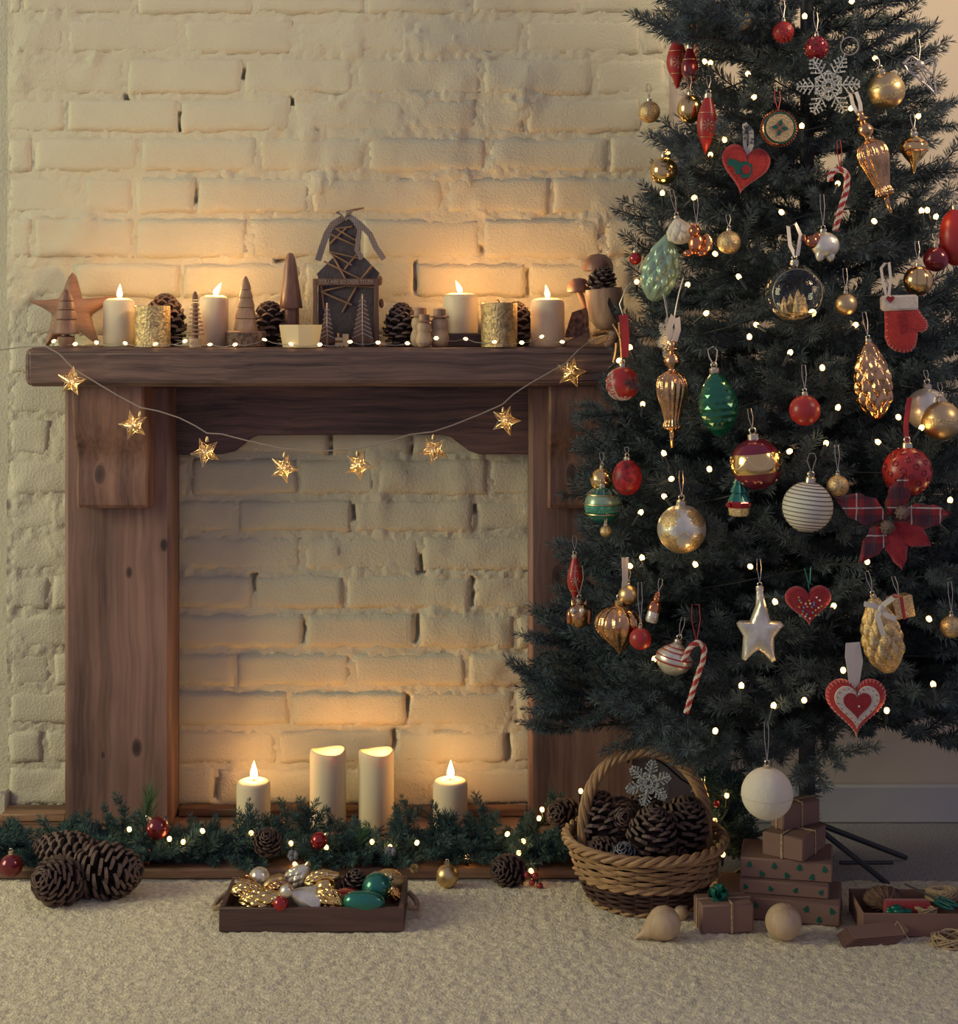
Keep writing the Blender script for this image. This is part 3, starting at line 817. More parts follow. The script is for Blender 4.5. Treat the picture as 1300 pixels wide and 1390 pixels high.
# small gilt toy engine
Y = -.155; u = U(Y); t = thing('toy_train', 'tiny gilt toy train engine in front of the twig house', 'toy', M0(464, Y))
mb = MB(u); mb.box((0, 0, 5), (18, 8, 3), .5); mb.box((5, 0, 12), (8, 8, 12), .5); part('cab', mb, m_goldm, t)
mb = MB(u); mb.lathe([(3.6, -9), (3.6, 4)], 14, M=T(0, 0, 10) @ RY(90)); mb.lathe([(1.2, 12), (1.6, 19)], 8, M=T(-5, 0, 0)); part('boiler', mb, m_goldm, t)
for s in (-1, 1):
    for x in (-6, 0, 6):
        mb = MB(u); mb.lathe([(3, -.7), (3, .7)], 12, M=T(x, s * 4.6, 3.1) @ RX(90)); part('wheel', mb, m_goldm, t)

# snowmen
def snowman(label, px, Y, s):
    u = U(Y) * s; t = thing('wooden_snowman', label, 'figurine', M0(px, Y))
    mb = MB(u); mb.lathe([(7, 0), (10, 2), (12.6, 8), (13, 13), (11.5, 19), (9.6, 23), (11, 27), (11.8, 31.5), (10.5, 37), (7, 40.5), (1e-4, 41)], 26); part('body', mb, m_pale, t)
    mb = MB(u); mb.lathe([(12.5, 40), (13, 40.6), (13, 41.6), (12.3, 42.2), (8.4, 42.4), (8.4, 51.4), (7.8, 52), (1e-4, 52)], 26); part('hat', mb, m_turn, t)
snowman('pale wooden snowman in a hat at the back beside the pine cone', 570, -.125, 1.02)
snowman('smallest pale wooden snowman in a hat at the front of the three', 575.5, -.165, .86)
snowman('pale wooden snowman in a hat next to the raised lit candle', 596.5, -.15, 1.0)
mb = MB(U(-.09)); mb.box((0, 0, 9), (50, 50, 18), 1.2)
single('candle_block', 'dark square wooden block under the raised lit candle', 'block', mb, m_tray, M0(629, -.09))
candle('lit ivory pillar candle raised on a dark wooden block behind the snowmen', 625, 398, -.09, 47, MZ + 18 * U(-.09) - .0003, fl=18, lean=-24)
candle('lit ivory pillar candle on the mantel beside the wooden mushrooms', 743, 405, -.11, 46, MZ, fl=18, lean=-10)

# mushrooms and wooden pot on a root
Y = -.11; u = U(Y); t = thing('wooden_mushrooms', 'two carved wooden mushrooms growing from a root base with a bark block', 'decoration', M0(805, Y))
def qx(px): return px - 805
mb = MB(u)
ro = [(766, 470), (768, 464), (780, 459), (795, 452), (800, 456), (796, 462), (800, 467), (812, 468), (822, 463), (828, 452), (836, 440), (850, 436), (862, 446), (864, 470)]
mb.plate([(qx(a), 470.6 - b) for a, b in ro], -22, 14)
part('root_base', mb, m_root, t)
mb = MB(u); mb.add([(qx(a), y, 470.6 - b) for y in (-6, 16) for a, b in ((767, 458), (777, 424), (797, 417), (800, 458))], [(0, 1, 2, 3), (7, 6, 5, 4), (0, 4, 5, 1), (1, 5, 6, 2), (2, 6, 7, 3), (3, 7, 4, 0)]); part('bark_block', mb, m_bark, t)
def shroom(cx, ct, cb, cw, stalk):
    mb = MB(u); z0 = 470.6 - cb; hgt = cb - ct; r = cw / 2
    mb.lathe([(1e-4, z0 + 4), (r * .5, z0 + 2.5), (r * .93, z0), (r, z0 + 1), (r * .97, z0 + hgt * .35), (r * .82, z0 + hgt * .66), (r * .5, z0 + hgt * .92), (1e-4, z0 + hgt)], 28, M=T(qx(cx), 4, 0)); part('cap', mb, m_gnome, t)
    mb = MB(u); mb.tube([(qx(a), 4, 470.6 - b) for a, b in stalk], [4.5, 4, 4.3, 5.5][:len(stalk)], 12); part('stalk', mb, m_turn, t)
shroom(786, 377, 397, 34, [(785, 393), (790, 405), (793, 415), (794, 426)])
shroom(812, 344, 368, 42, [(812, 364), (811, 376), (810, 390), (810, 420)])
t2 = thing('wooden_pot', 'egg-shaped carved wooden pot with a split side holding a pine cone', 'pot', M0(824, Y - .045) + Vector((0, 0, 23 * u)))
mb = MB(u); mb.lathe([(8, 0), (14, 3), (21, 14), (24.5, 30), (25.5, 46), (24.5, 55), (22.5, 55.5), (22, 48), (19, 20), (1e-4, 10)], 30, M=RY(-5)); part('body', mb, m_turn, t2)
mb = MB(u); mb.plate([(-3, 46), (-1, 30), (6, 14), (11, 8), (9, 20), (2, 38)], -.6, .6, M=T(0, -24.4, 3) @ RZ(-6)); part('split', mb, m_wick, t2, 'dark split in the wood')
mb = MB(u)
mb.tube([(4, 2, 8), (10, 0, -6), (6, -2, -16), (-2, -2, -23)], [7, 8, 7, 9], 10); part('foot', mb, m_root, t2)
pine_cone('open pine cone sitting in the egg-shaped wooden pot', P(817, 384, Y - .045), .056, (.2, -.3, 1), 'open')

# fairy-light string along the mantel
LED = [(73, 463), (102, 467), (131, 465), (170, 466), (211, 467), (251, 463), (285, 468), (319, 468), (359, 461), (395, 467), (434, 468), (475, 464), (513, 465), (553, 466), (592, 459), (632, 460), (671, 464), (708, 465), (735, 457), (763, 464)]
LY = [-.150, -.192, -.150, -.175, -.194, -.185, -.190, -.193, -.165, -.197, -.195, -.185, -.178, -.190, -.185, -.160, -.193, -.185, -.160, -.185]
t = thing('fairy_light_string', 'thin wire of small white lights lying along the mantel edge', 'string lights', M0(420, -.18))
o0 = t.location.copy()
pts = []
lp = [P(a, b, y) for (a, b), y in zip(LED, LY)]
for p in lp: p.z = max(p.z, MZ + .0052)
rr = random.Random(3)
for a, b in zip(lp[:-1], lp[1:]):
    for q in (0, .33, .66):
        p = a.lerp(b, q)
        if q: p.z = max(MZ + .0012, p.z - .003 * math.sin(q * PI) - rr.uniform(0, .002)); p.y += rr.uniform(-.004, .002)
        pts.append(p - o0)
pts.append(lp[-1] - o0)
part('wire', MB().tube(pts, .0006, 5), m_silverwire, t)
mb = MB()
for k in range(6):
    mb.ball((.0027 * math.cos(k * PI / 3), .002 * math.sin(k * PI / 3), .0006 * math.sin(k * PI / 3)), .0017, 8, 6)
mb.ball((0, 0, 0), .0022, 8, 6)
led = mb.mesh('bulb', m_led)
for p in lp:
    o = part('bulb', led, None, t); o.location = p - o0
    o.rotation_euler = (rr.uniform(.0, .9), rr.uniform(-.4, .4), 0)

# star garland draped from the shelf
GP = [(-30, 476), (0, 475), (30, 471), (62, 470), (80, 480), (100, 501), (125, 516), (160, 537), (190, 553), (215, 558), (243, 567), (265, 578), (281, 588), (300, 589), (335, 598), (385, 609), (430, 613), (484, 609), (520, 602), (555, 590), (588, 586), (615, 577), (650, 563), (682, 549), (697, 535), (720, 520), (745, 506), (768, 493), (785, 475), (800, 464), (815, 458), (834, 452)]
GY_ = lambda px: -.212 if 60 < px < 800 else -.19
t = thing('star_garland', 'thread of lit pale gold wire stars hanging across the front of the fireplace', 'string lights', P(440, 600, -.212))
o0 = t.location.copy()
part('thread', MB().tube([P(a, b, GY_(a)) - o0 for a, b in GP], .0012, 6), m_thread, t)
def wire_star(seed):
    rd = random.Random(seed); R, r, dpt = .0265, .0118, .0085
    o = star_out(5, R, r); mb = MB(); tw = .00085
    O = [Vector((a, 0, b)) for a, b in o]
    for s in (-1, 1):
        C = Vector((0, s * dpt, 0))
        for i in range(10):
            mb.tube([O[i], C], tw * .8, 4)
            A, B = O[i], O[(i + 1) % 10]
            # filigree curls between the spokes
            for q in range(8):
                w1 = rd.random(); w2 = rd.random(); w3 = rd.uniform(.1, .9); w4 = rd.uniform(.15, .9)
                p1 = A.lerp(C, w3).lerp(B.lerp(C, w3), w1); p2 = A.lerp(C, w4).lerp(B.lerp(C, w4), w2)
                md = (p1 + p2) / 2 + Vector((rd.uniform(-1, 1), 0, rd.uniform(-1, 1))) * .0016
                mb.tube([p1, md, p2], tw * .7, 3)
    mb.tube(O, tw * 1.25, 5, closed=True)
    return mb.mesh('star', m_goldwire, smooth=60)
sm = [wire_star(k) for k in range(3)]
capm = MB(); capm.lathe([(.0032, 0), (.0036, .002), (.0028, .006), (.0014, .0095), (1e-5, .010)], 10)
capm = capm.mesh('socket', m_goldm)
bm_ = MB().ball((0, 0, 0), .0036, 10, 8).mesh('bulb', m_led)
for k, (sx, sy, ang, ax_, ay_) in enumerate([(97, 518, 8, 103, 503), (181, 577, -14, 190, 556), (279, 614, -24, 281, 590), (385, 636, 22, 386, 611), (486, 632, 24, 485, 609), (588, 612, -30, 588, 587), (686, 571, 18, 683, 550), (775, 506, 12, 771, 489)]):
    c = P(sx, sy, -.212)
    s = part('star', sm[k % 3], None, t); s.location = c - o0; s.rotation_euler = (0, math.radians(ang), math.radians(k * 23 % 17 - 8))
    b = part('bulb', bm_, None, s)
    so_ = part('socket', capm, None, t); so_.location = P(ax_, ay_ + 10, -.212) - o0
    lamp_point('star_light', s, (0, -.0, 0), .11, (1, .66, .3), .004)
# ================================================================ FIR SPRIGS
def sprig_mesh(name, stems, dens, nl, mats, seed, nw=.0011, ang=(38, 68), flat=0.0):
    # stems: list of (points, r0, r1); needles all round every stem, thin three-sided spikes
    rng = np.random.default_rng(seed); mb = MB(); VV = []
    for pts, r0, r1 in stems:
        n = len(pts)
        mb.tube(pts, [r0 + (r1 - r0) * i / (n - 1) for i in range(n)], 5, mi=1)
        p = np.array([list(q) for q in pts]); seg = np.linalg.norm(np.diff(p, axis=0), axis=1); cum = np.concatenate([[0], np.cumsum(seg)]); L = cum[-1]
        k = int(L * dens) + 6
        s = np.sort(rng.uniform(.0, L, k)); s[-6:] = L
        i = np.clip(np.searchsorted(cum, s, side='right') - 1, 0, n - 2)
        f = ((s - cum[i]) / np.maximum(seg[i], 1e-9))[:, None]
        base = p[i] * (1 - f) + p[i + 1] * f
        tan = (p[i + 1] - p[i]) / np.maximum(seg[i], 1e-9)[:, None]
        up = np.tile(np.array([[.13, .21, .97]]), (k, 1)); a = np.cross(tan, up); a /= np.linalg.norm(a, axis=1)[:, None]; b = np.cross(tan, a)
        th = rng.uniform(0, 2 * PI, k)[:, None]
        rad = a * np.cos(th) + b * np.sin(th) * (1 - flat)
        rad /= np.linalg.norm(rad, axis=1)[:, None]
        an = np.radians(rng.uniform(ang[0], ang[1], k))[:, None]
        an[-6:] *= .5
        dr = tan * np.cos(an) + rad * np.sin(an)
        ln = (nl * rng.uniform(.75, 1.12, k))[:, None]
        side = np.cross(dr, rng.normal(size=(k, 3))); side /= np.linalg.norm(side, axis=1)[:, None]; s2 = np.cross(dr, side)
        w = nw / 2
        mid = base + dr * ln * .6
        VV.append(np.stack([base + side * w * .6, mid + side * w, mid - side * .5 * w + s2 * .87 * w, mid - side * .5 * w - s2 * .87 * w, base + dr * ln], 1))
    V = np.concatenate(VV).reshape(-1, 3); k = len(V) // 5
    o = (np.arange(k) * 5)[:, None]
    Fn = np.concatenate([o + np.array([[0, 1, 2]]), o + np.array([[0, 2, 3]]), o + np.array([[0, 3, 1]]), o + np.array([[4, 2, 1]]), o + np.array([[4, 3, 2]]), o + np.array([[4, 1, 3]])])
    nb = len(V)
    me = bpy.data.meshes.new(name)
    me.from_pydata(V.tolist() + mb.v, [], Fn.tolist() + [tuple(i + nb for i in f) for f in mb.f])
    for m in mats: me.materials.append(m)
    me.polygons.foreach_set('material_index', [0] * len(Fn) + [1] * len(mb.f))
    return me

def branch_stems(L, rd, up=.10, ntw=None, tw=.42, depth=True):
    # one fir branch along +X with side twigs; z is up
    main = [Vector((L * q, L * .03 * math.sin(q * 5 + rd.random()), L * (up * q - .10 * q * q))) for q in [i / 7 for i in range(8)]]
    st = [(main, .0035, .0012)]
    ntw = ntw or max(5, int(L * 34))
    for k in range(ntw):
        q = .12 + .80 * (k + rd.random() * .6) / ntw
        i = min(6, int(q * 7)); p = main[i].lerp(main[i + 1], q * 7 - i)
        s = 1 if k % 2 else -1
        el = rd.uniform(-.35, .75); az = s * rd.uniform(.55, .95)
        ln = L * tw * (1.05 - .72 * q) * rd.uniform(.75, 1.15) + .022
        d = Vector((math.cos(az) * math.cos(el), math.sin(az) * math.cos(el), math.sin(el)))
        pts = [p, p + d * ln * .5 + Vector((.004, 0, -.002)), p + d * ln + Vector((.012, 0, .004))]
        st.append((pts, .0016, .0008))
        if ln > .09:
            for s2 in (-1, 1):
                d2 = (d + Vector((.3, s2 * .8, rd.uniform(-.2, .5)))).normalized(); p2 = pts[1]
                st.append(([p2, p2 + d2 * ln * .25, p2 + d2 * ln * .5], .0012, .0007))
    return st

# ================================================================ IN THE HEARTH OPENING
HTT = HT
for lab, px, pt, w, lit, rec, pw in (('lit short ivory pillar candle nearest the left leg of the fireplace', 344, 1058, 46, True, False, 1.5),
                                 ('tall ivory pillar candle with a sunken glowing top beside the short left one', 445, 1018, 49, True, True, .16),
                                 ('tall ivory pillar candle with a wavy melted rim', 510.5, 1019, 48, True, True, .16),
                                 ('lit short ivory pillar candle nearest the right leg of the fireplace', 611, 1057, 47, True, False, 1.5)):
    candle(lab, px, pt, -.080, w, HTT, lit, fl=25 if not rec else 12, power=pw, recess=rec)

# ---- the long garland on the hearth board
rg = random.Random(11)
GARY = -.252
g = thing('fir_garland', 'artificial fir garland lying along the hearth board', 'garland', P(400, 1170, GARY))
g0 = g.location.copy()
gm = []
for k in range(6):
    L = .062 + .010 * (k % 3)
    gm.append(sprig_mesh('sprig', branch_stems(L, random.Random(30 + k), up=.05, ntw=4, tw=.30), 2500, .0150, [m_needle2, m_stem], 40 + k, nw=.0017))
core = [P(x, 1179 + 5 * math.sin(x * .031) - (26 if x > 730 else 0), GARY + .012 * math.sin(x * .05)) for x in range(-60, 800, 20)]
for p in core: p.z = max(p.z, HTT + .012)
part('stem', MB().tube([p - g0 for p in core], .003, 6), m_stem, g)
def put_sprig(p, az, el, m=None, sc=1.0):
    o = part('sprig', m or gm[rg.randrange(6)], None, g)
    o.location = p - g0; o.rotation_euler = (rg.uniform(-.5, .5), -math.radians(el), math.radians(az)); o.scale = (sc, sc, sc)
for i, p in enumerate(core[:-1]):
    for k in range(3):
        q = p.lerp(core[i + 1], k / 3)
        put_sprig(q, rg.choice([rg.uniform(-40, 40), rg.uniform(140, 220), rg.uniform(200, 340), rg.uniform(20, 160)]), rg.uniform(-2, 20), sc=rg.uniform(.75, 1.05))
# sprigs that stand up, as seen against the candles and the left leg
for (px, py, az, el, sc) in ((118, 1150, 140, 62, .75), (140, 1152, 60, 78, .95), (166, 1150, 80, 86, 1.15), (322, 1148, 40, 58, 1.05), (388, 1148, 90, 80, 1.0), (420, 1142, 130, 78, 1.25), (440, 1146, 60, 66, .9),
                             (530, 1150, 70, 60, .95), (545, 1148, 50, 70, 1.1), (596, 1152, 70, 76, 1.1), (617, 1152, 120, 66, 1.0), (655, 1150, 90, 86, 1.15), (765, 1128, 120, 60, 1.0), (40, 1150, 160, 25, 1.1), (75, 1146, 30, 30, 1.1), (20, 1152, 100, 30, 1), (690, 1150, 40, 45, 1)):
    p = P(px, py + 4, GARY + .005); put_sprig(p, az, el, sc=sc * .74)
# a tuft of long soft needles
lt = sprig_mesh('long_needle_tuft', [([Vector((0, 0, 0)), Vector((0, 0, .028)), Vector((.002, 0, .055))], .0018, .001)], 2200, .045, [m_needle3, m_stem], 77, nw=.0011, ang=(8, 36))
for (px, py, ry, sc) in ((197, 1128, 6, 1.0), (478, 1166, 20, .8)):
    o = part('long_needle_tuft', lt, None, g); o.location = P(px, py, GARY + .0) - g0; o.rotation_euler = (.1, math.radians(ry), 0); o.scale = (sc,) * 3

# lights woven through the garland
t = thing('hearth_light_string', 'dark green cable of warm little bulbs woven through the hearth garland', 'string lights', P(400, 1160, -.24))
o0 = t.location.copy()
def bulb_mesh():
    mb = MB(); mb.lathe([(.001, -.002), (.0031, 0), (.0039, .003), (.0033, .006), (1e-5, .0085)], 10); return mb.mesh('bulb', m_bulb, smooth=180)
def socket_mesh():
    mb = MB(); mb.lathe([(.0016, -.021), (.0024, -.018), (.0024, -.001), (.0028, .0), (.0028, .001)], 8); return mb.mesh('socket', m_socket)
BM, SM_ = bulb_mesh(), socket_mesh()
BP = .022
GB = [(276, 1130, 25), (230, 1141, 0), (248, 1145, -15), (342, 1133, 20), (395, 1147, 0), (402, 1175, 40), (117, 1156, 0), (105, 1147, 0), (176, 1128, 10), (505, 1145, 0), (530, 1152, 10), (565, 1146, -20), (634, 1166, 0), (687, 1134, -35), (704, 1160, 0), (711, 1144, 20), (731, 1113, -10), (736, 1101, 10), (722, 1184, 30), (443, 1153, 0), (788, 1076, 0)]
cab = []
for (px, py, tl) in sorted(GB):
    p = P(px, py, -.300 if py > 1125 else -.262)
    if py > 1178: p = P(px, py, -.340)
    b = part('bulb', BM, None, t); b.location = p - o0; b.rotation_euler = (math.radians(15), math.radians(-tl), 0)
    part('socket', SM_, None, b); lamp_point('bulb_light', b, (0, 0, .003), BP, (1, .58, .22), .0062)
    cab.append(p + Vector((.02 * math.sin(math.radians(tl)), .01, -.024)))
for p in cab: p.z = max(p.z, HTT + .004)
sm_ = []
for a, b in zip(cab[:-1], cab[1:]):
    for q in (0, .35, .7):
        p = a.lerp(b, q); p = p + Vector((0, rg.uniform(0, .03), rg.uniform(-.004, .008)) if q else (0, 0, 0)); p.z = max(p.z, HTT + .004); sm_.append(p - o0)
part('cable', MB().tube(sm_ + [cab[-1] - o0], .0013, 5), m_wire, t)
# visible loops of cable on the board
for pts in ([(455, 1135), (480, 1133), (505, 1138), (530, 1131), (556, 1125)], [(455, 1142), (490, 1140), (515, 1143), (545, 1140)], [(352, 1130), (370, 1122), (385, 1118)], [(640, 1150), (670, 1149), (700, 1143), (725, 1126), (738, 1116)], [(752, 1106), (765, 1094), (785, 1092)]):
    part('cable_loop', MB().tube([P(a, b, -.18 if b > 1122 else -.2) - o0 for a, b in pts], .0019, 6), m_wire, t)

# baubles, cones and berries on the garland
def bauble(label, px, py, r, Y, m, caprot=(0, 0, 0), group=None, name='bauble', seg=28):
    u = U(Y); t = thing(name, label, 'bauble', P(px, py, Y), group, rot=caprot)
    part('globe', MB(u).ball((0, 0, 0), r, seg, 18), m, t, smooth=180)
    part('cap', MB(u).lathe([(r * .26, r * .94), (r * .26, r * 1.2), (r * .2, r * 1.24), (r * .1, r * 1.26)], 14), m_cap, t)
    part('loop', MB(u).tube([(r * .12 * math.cos(a), 0, r * 1.34 + r * .12 * math.sin(a)) for a in [i * PI / 5 for i in range(10)]], r * .035, 5, closed=True), m_cap, t)
    return t
bauble('dark red bauble tilted on the garland in front of the left fireplace leg', 214, 1124, 15.5, -.290, m_redd, (0, -45, 0))
bauble('dark red bauble resting on the hearth board at the left end of the garland', 15, 1175, 16, -.337, m_redd)
bauble('small shiny red bauble on the garland below the tall candles', 433, 1141, 11.5, -.315, m_red, (0, 50, 0))
bauble('satin gold bauble under the garland beside the tray', 607, 1189, 15.5, -.372, m_goldm)
pine_cone('small pine cone in the garland below the left short candle', P(363, 1142, -.305), .050, (.1, -.7, .6), 'open')
pine_cone('small brown pine cone lying under the right end of the garland', P(688, 1182, -.360), .058, (-.5, -.6, .3), 'open', spin=20)
pine_cone('pine cone on top of the garland next to the right fireplace leg', P(765, 1106, -.262), .062, (-.4, -.5, .3), 'open')
u = U(-.33); t = thing('berry_sprig', 'small sprig of dark red berries lying on the rug edge', 'berries', P(726, 1196, -.372))
part('twig', MB(u).tube([(-12, 0, 12), (4, -3, -2), (16, -4, -14), (20, -4, -22)], 1.1, 5), m_stem, t)
for (x, z) in ((-11, 11), (0, 10), (-4, 1), (10, -14), (6, -3)):
    part('berry', MB(u).ball((x, -3, z - 2), 4.6, 12, 8), m_berry, t)
t = thing('rattan_loop', 'orange-brown cane loop ornament tucked beside the big pine cones', 'decoration', P(195, 1163, -.29))
part('ring', MB(U(-.29)).tube([(9 * math.cos(a), 2 * math.sin(a), 13 * math.sin(a)) for a in [i * PI / 8 for i in range(16)]], 1.5, 6, closed=True), m_cop2, t)
part('berries', MB(U(-.29)).ball((-4, -1, 2), 5, 10, 8).ball((2, -2, -5), 5, 10, 8), m_berry, t)
# cloth leaf and snow-dusted rosettes in the garland
for (px, py, r) in ((398, 1160, 9), (530, 1155, 9), (562, 1178, 8)):
    u = U(-.26); mb = MB(u)
    for k in range(9):
        a = k * GA; mb.ball((r * .5 * math.cos(a), -2 - .4 * k, r * .5 * math.sin(a)), r * .34, 8, 6, sc=(1, .6, 1.2))
    single('dried_rosette', {398: 'pale dusty dried rosette in the garland in front of the tall candles', 530: 'pale frosted rosette under a garland bulb below the wavy candle', 562: 'tan dried rosette next to the satin gold bauble'}[px], 'dried flower', mb, m_goldg if px == 562 else m_conegrey, P(px, py, -.318))

# big cones on the rug
pine_cone('large brown pine cone lying on the rug, front one of the three by the hearth', P(76, 1196, -.455), .088, (-.35, -.75, .35), 'fat', group=None)
pine_cone('large pine cone lying on its side on the rug, pointing towards the tray', P(150, 1183, -.415), .104, (.93, -.32, .12), 'fat', spin=70)
pine_cone('long dark pine cone lying on the hearth behind the two large ones', P(88, 1155, -.315), .108, (-.96, .1, .15), 'long')

# ================================================================ TRAY OF ORNAMENTS
TYF, TYB = YF(1265, RUGZ), -.425
TX0, TX1 = (297 - 650) * U(TYF), (548 - 650) * U(TYF)
TW, TD, TH = TX1 - TX0, TYB - TYF, .0355
t = thing('wooden_tray', 'dark brown rectangular wooden tray with rope handles on the rug', 'tray', ((TX0 + TX1) / 2, (TYF + TYB) / 2, RUGZ))
mb = MB(); mb.box((0, 0, .0035), (TW - .01, TD - .01, .006), .0008); part('bottom', mb, m_tray, t)
for s in (-1, 1):
    mb = MB(); mb.box((0, s * (TD / 2 - .004), TH / 2), (TW, .008, TH), .001); part('long_side', mb, m_tray, t)
    mb = MB(); mb.box((s * (TW / 2 - .004), 0, TH / 2), (.008, TD - .0165, TH), .001); part('short_side', mb, m_tray, t)
    mb = MB(); mb.tube([(s * (TW / 2 + .002 + .016 * math.sin(a)), .028 * math.cos(a), .025 - .012 * math.sin(a)) for a in [i * PI / 10 for i in range(11)]], .0042, 8)
    part('rope_handle', mb, m_rope, t)
tray_z = RUGZ + .007
def tp(px, py, Y): return P(px, py, Y)
def glass_cone(mb, L, R, mi=0, M=None, n=34, bump=.44, mi2=None, lobes=None):
    # blown-glass cone: rounded overlapping scales pressed into an oval body, tip down at -L/2
    env = lambda q: R * math.sin(PI * min(1, max(0, .012 + .955 * q)) ** .85) ** .62
    N = 44; k = lobes or 8; w = 2 * PI * L / (R * 1.25)
    def fn(th, i, r, z):
        q = i / N; e = min(1, 4 * q, 4 * (1 - q))
        s1 = abs(math.sin(k * th * .5 + w * q * .5)); s2 = abs(math.sin(k * th * .5 - w * q * .5))
        h = (s1 * s2) ** .55
        return r * (.84 + .25 * h * e) if 0 < i < N else r, z - R * .10 * h * e
    mb.lathe([(1e-4 if i in (0, N) else env(i / N), -L / 2 + L * i / N) for i in range(N + 1)], 88, mi, M, fn=fn)
    return mb
def lie(rz, tip=90): return RZ(rz) @ RY(tip)
TG = 'ornaments heaped in the wooden tray'
def tray_item(name, label, mats, px, py, Y, build, cap=None, smooth=60):
    u = U(Y) * 1.16; t = thing(name, label, 'ornament', P(px, py - 2, Y), TG)
    mb = MB(u); build(mb); part('glass', mb, mats, t, smooth=smooth)
    if cap is not None:
        part('cap', MB(u).lathe([(3.2, 0), (3.4, 4), (2, 5)], 12, M=cap), m_cap, t)
    return t
tray_item('glass_cone', 'gold glass pine cone lying along the front of the tray', m_gold, 355, 1224, -.545, lambda b: glass_cone(b, 58, 13, M=lie(-8, 80)), T(29, 0, 6) @ RY(80))
tray_item('glass_cone', 'second gold glass pine cone lying behind the front gold one', m_gold, 340, 1212, -.525, lambda b: glass_cone(b, 46, 11, M=lie(6, 96)), None)
tray_item('glass_cone', 'gold glass pine cone tilted near the middle of the tray front', m_gold, 449, 1222, -.545, lambda b: glass_cone(b, 40, 12, M=lie(-15, 118)), None)
tray_item('glass_cone', 'silver glass pine cone standing tilted at the back of the tray', m_silver, 402, 1193, -.47, lambda b: glass_cone(b, 40, 12, M=RY(45)), T(12, 0, 14) @ RY(45))
tray_item('glass_cone', 'dull gold glass pine cone lying along the back edge of the tray', m_goldm, 437, 1196, -.48, lambda b: glass_cone(b, 44, 11, M=lie(5, 78)), None)
tray_item('glass_cone', 'bronze glass pine cone lying behind the silver angel', m_copper, 383, 1210, -.51, lambda b: glass_cone(b, 38, 10, M=lie(-10, 100)), None)
tray_item('glass_walnut', 'silver glass walnut at the left back corner of the tray', m_silver, 352, 1193, -.475, lambda b: b.ball((0, 0, 0), 12, 24, 14, fn=lambda th, i, r, z: (r * (1 + .05 * math.sin(7 * th + i)), z)), None)
tray_item('glass_ball', 'small copper and silver ball at the left end of the tray', [m_copper, m_silver], 334, 1203, -.50, lambda b: b.ball((0, 0, 0), 13, 22, 14, mf=lambda i, j: 1 if 4 < i < 8 else 0, sc=(1, 1, .8)), T(-8, -6, 4) @ RY(-60))
tray_item('silver_angel', 'pale silver glass angel with spread skirt lying in the tray', [m_silver, m_redm], 408, 1219, -.545, lambda b: b.lathe([(1e-4, -22), (17, -21), (18, -18), (14, -6), (8, 6), (5, 11), (5, 13), (8, 17), (8, 22), (5, 26), (1e-4, 27)], 20, M=RY(-62) @ RX(20), fn=lambda th, i, r, z: (r * (1 + (.09 * math.cos(8 * th) if i < 5 else 0)), z)), None)
tray_item('glass_ball', 'round silver and gold reflector ball in the middle of the tray', [m_gold, m_silver], 442, 1207, -.51, lambda b: b.ball((0, 0, 0), 12.5, 24, 14, M=RX(75), mf=lambda i, j: 1 if i < 4 else 0).lathe([(9, -9), (4, -6), (1e-4, -5)], 20, 1, M=RX(75)), None)
tray_item('glass_ball', 'small bright red ball at the front of the tray', m_red, 381, 1229, -.558, lambda b: b.ball((0, 0, 0), 9.5, 20, 12), T(-6, 0, 5) @ RY(-50))
tray_item('glass_ball', 'flat red disc ornament lying among the cones in the tray', m_red, 470, 1216, -.52, lambda b: b.ball((0, 0, 0), 15, 22, 12, sc=(1, 1, .42)), None)
tray_item('glass_ball', 'round green bauble at the right end of the tray', m_teal, 512, 1207, -.505, lambda b: b.ball((0, 0, 0), 18, 28, 16), T(14, 4, 9) @ RY(60))
tray_item('glass_cone', 'dark green glass cone lying at the right front of the tray', m_teal, 493, 1226, -.552, lambda b: b.lathe([(1e-4, -24), (7, -22), (11, -14), (12.5, -2), (12, 10), (9, 20), (4, 25), (1e-4, 26)], 22, M=RZ(-4) @ RY(92), fn=lambda th, i, r, z: (r * (1 + .04 * math.cos(10 * th)), z)), None)
tray_item('tinsel_ball', 'gold sequinned ornament at the back right corner of the tray', m_goldg, 527, 1196, -.472, lambda b: b.ball((0, 0, 0), 15, 20, 12, sc=(1.15, 1, .8)), None)
tray_item('glass_cone', 'small brown glass acorn at the right end behind the green cone', m_copper, 534, 1216, -.53, lambda b: glass_cone(b, 26, 8, M=RX(30), n=30), None)
tray_item('glass_cone', 'silver and gold twisted glass drop beside the walnut', m_goldm, 372, 1200, -.49, lambda b: b.lathe([(1e-4, -16), (5, -12), (8, 0), (6, 10), (3, 14), (1e-4, 15)], 16, M=lie(30, 70), fn=lambda th, i, r, z: (r * (1 + .1 * math.cos(6 * th + i)), z)), None)
tray_item('bead_string', 'blue-grey glass bead ornament between the cones at the back of the tray', m_silverg, 374, 1208, -.48, lambda b: [b.ball((x * 6, 0, 1.5 * math.sin(x)), 3.4, 10, 8) for x in range(-3, 4)] and b, None)
pine_cone('small brown natural pine cone among the glass ornaments in the tray', P(481, 1200, -.475), .046, (.2, -.3, .9), 'open', spin=30)

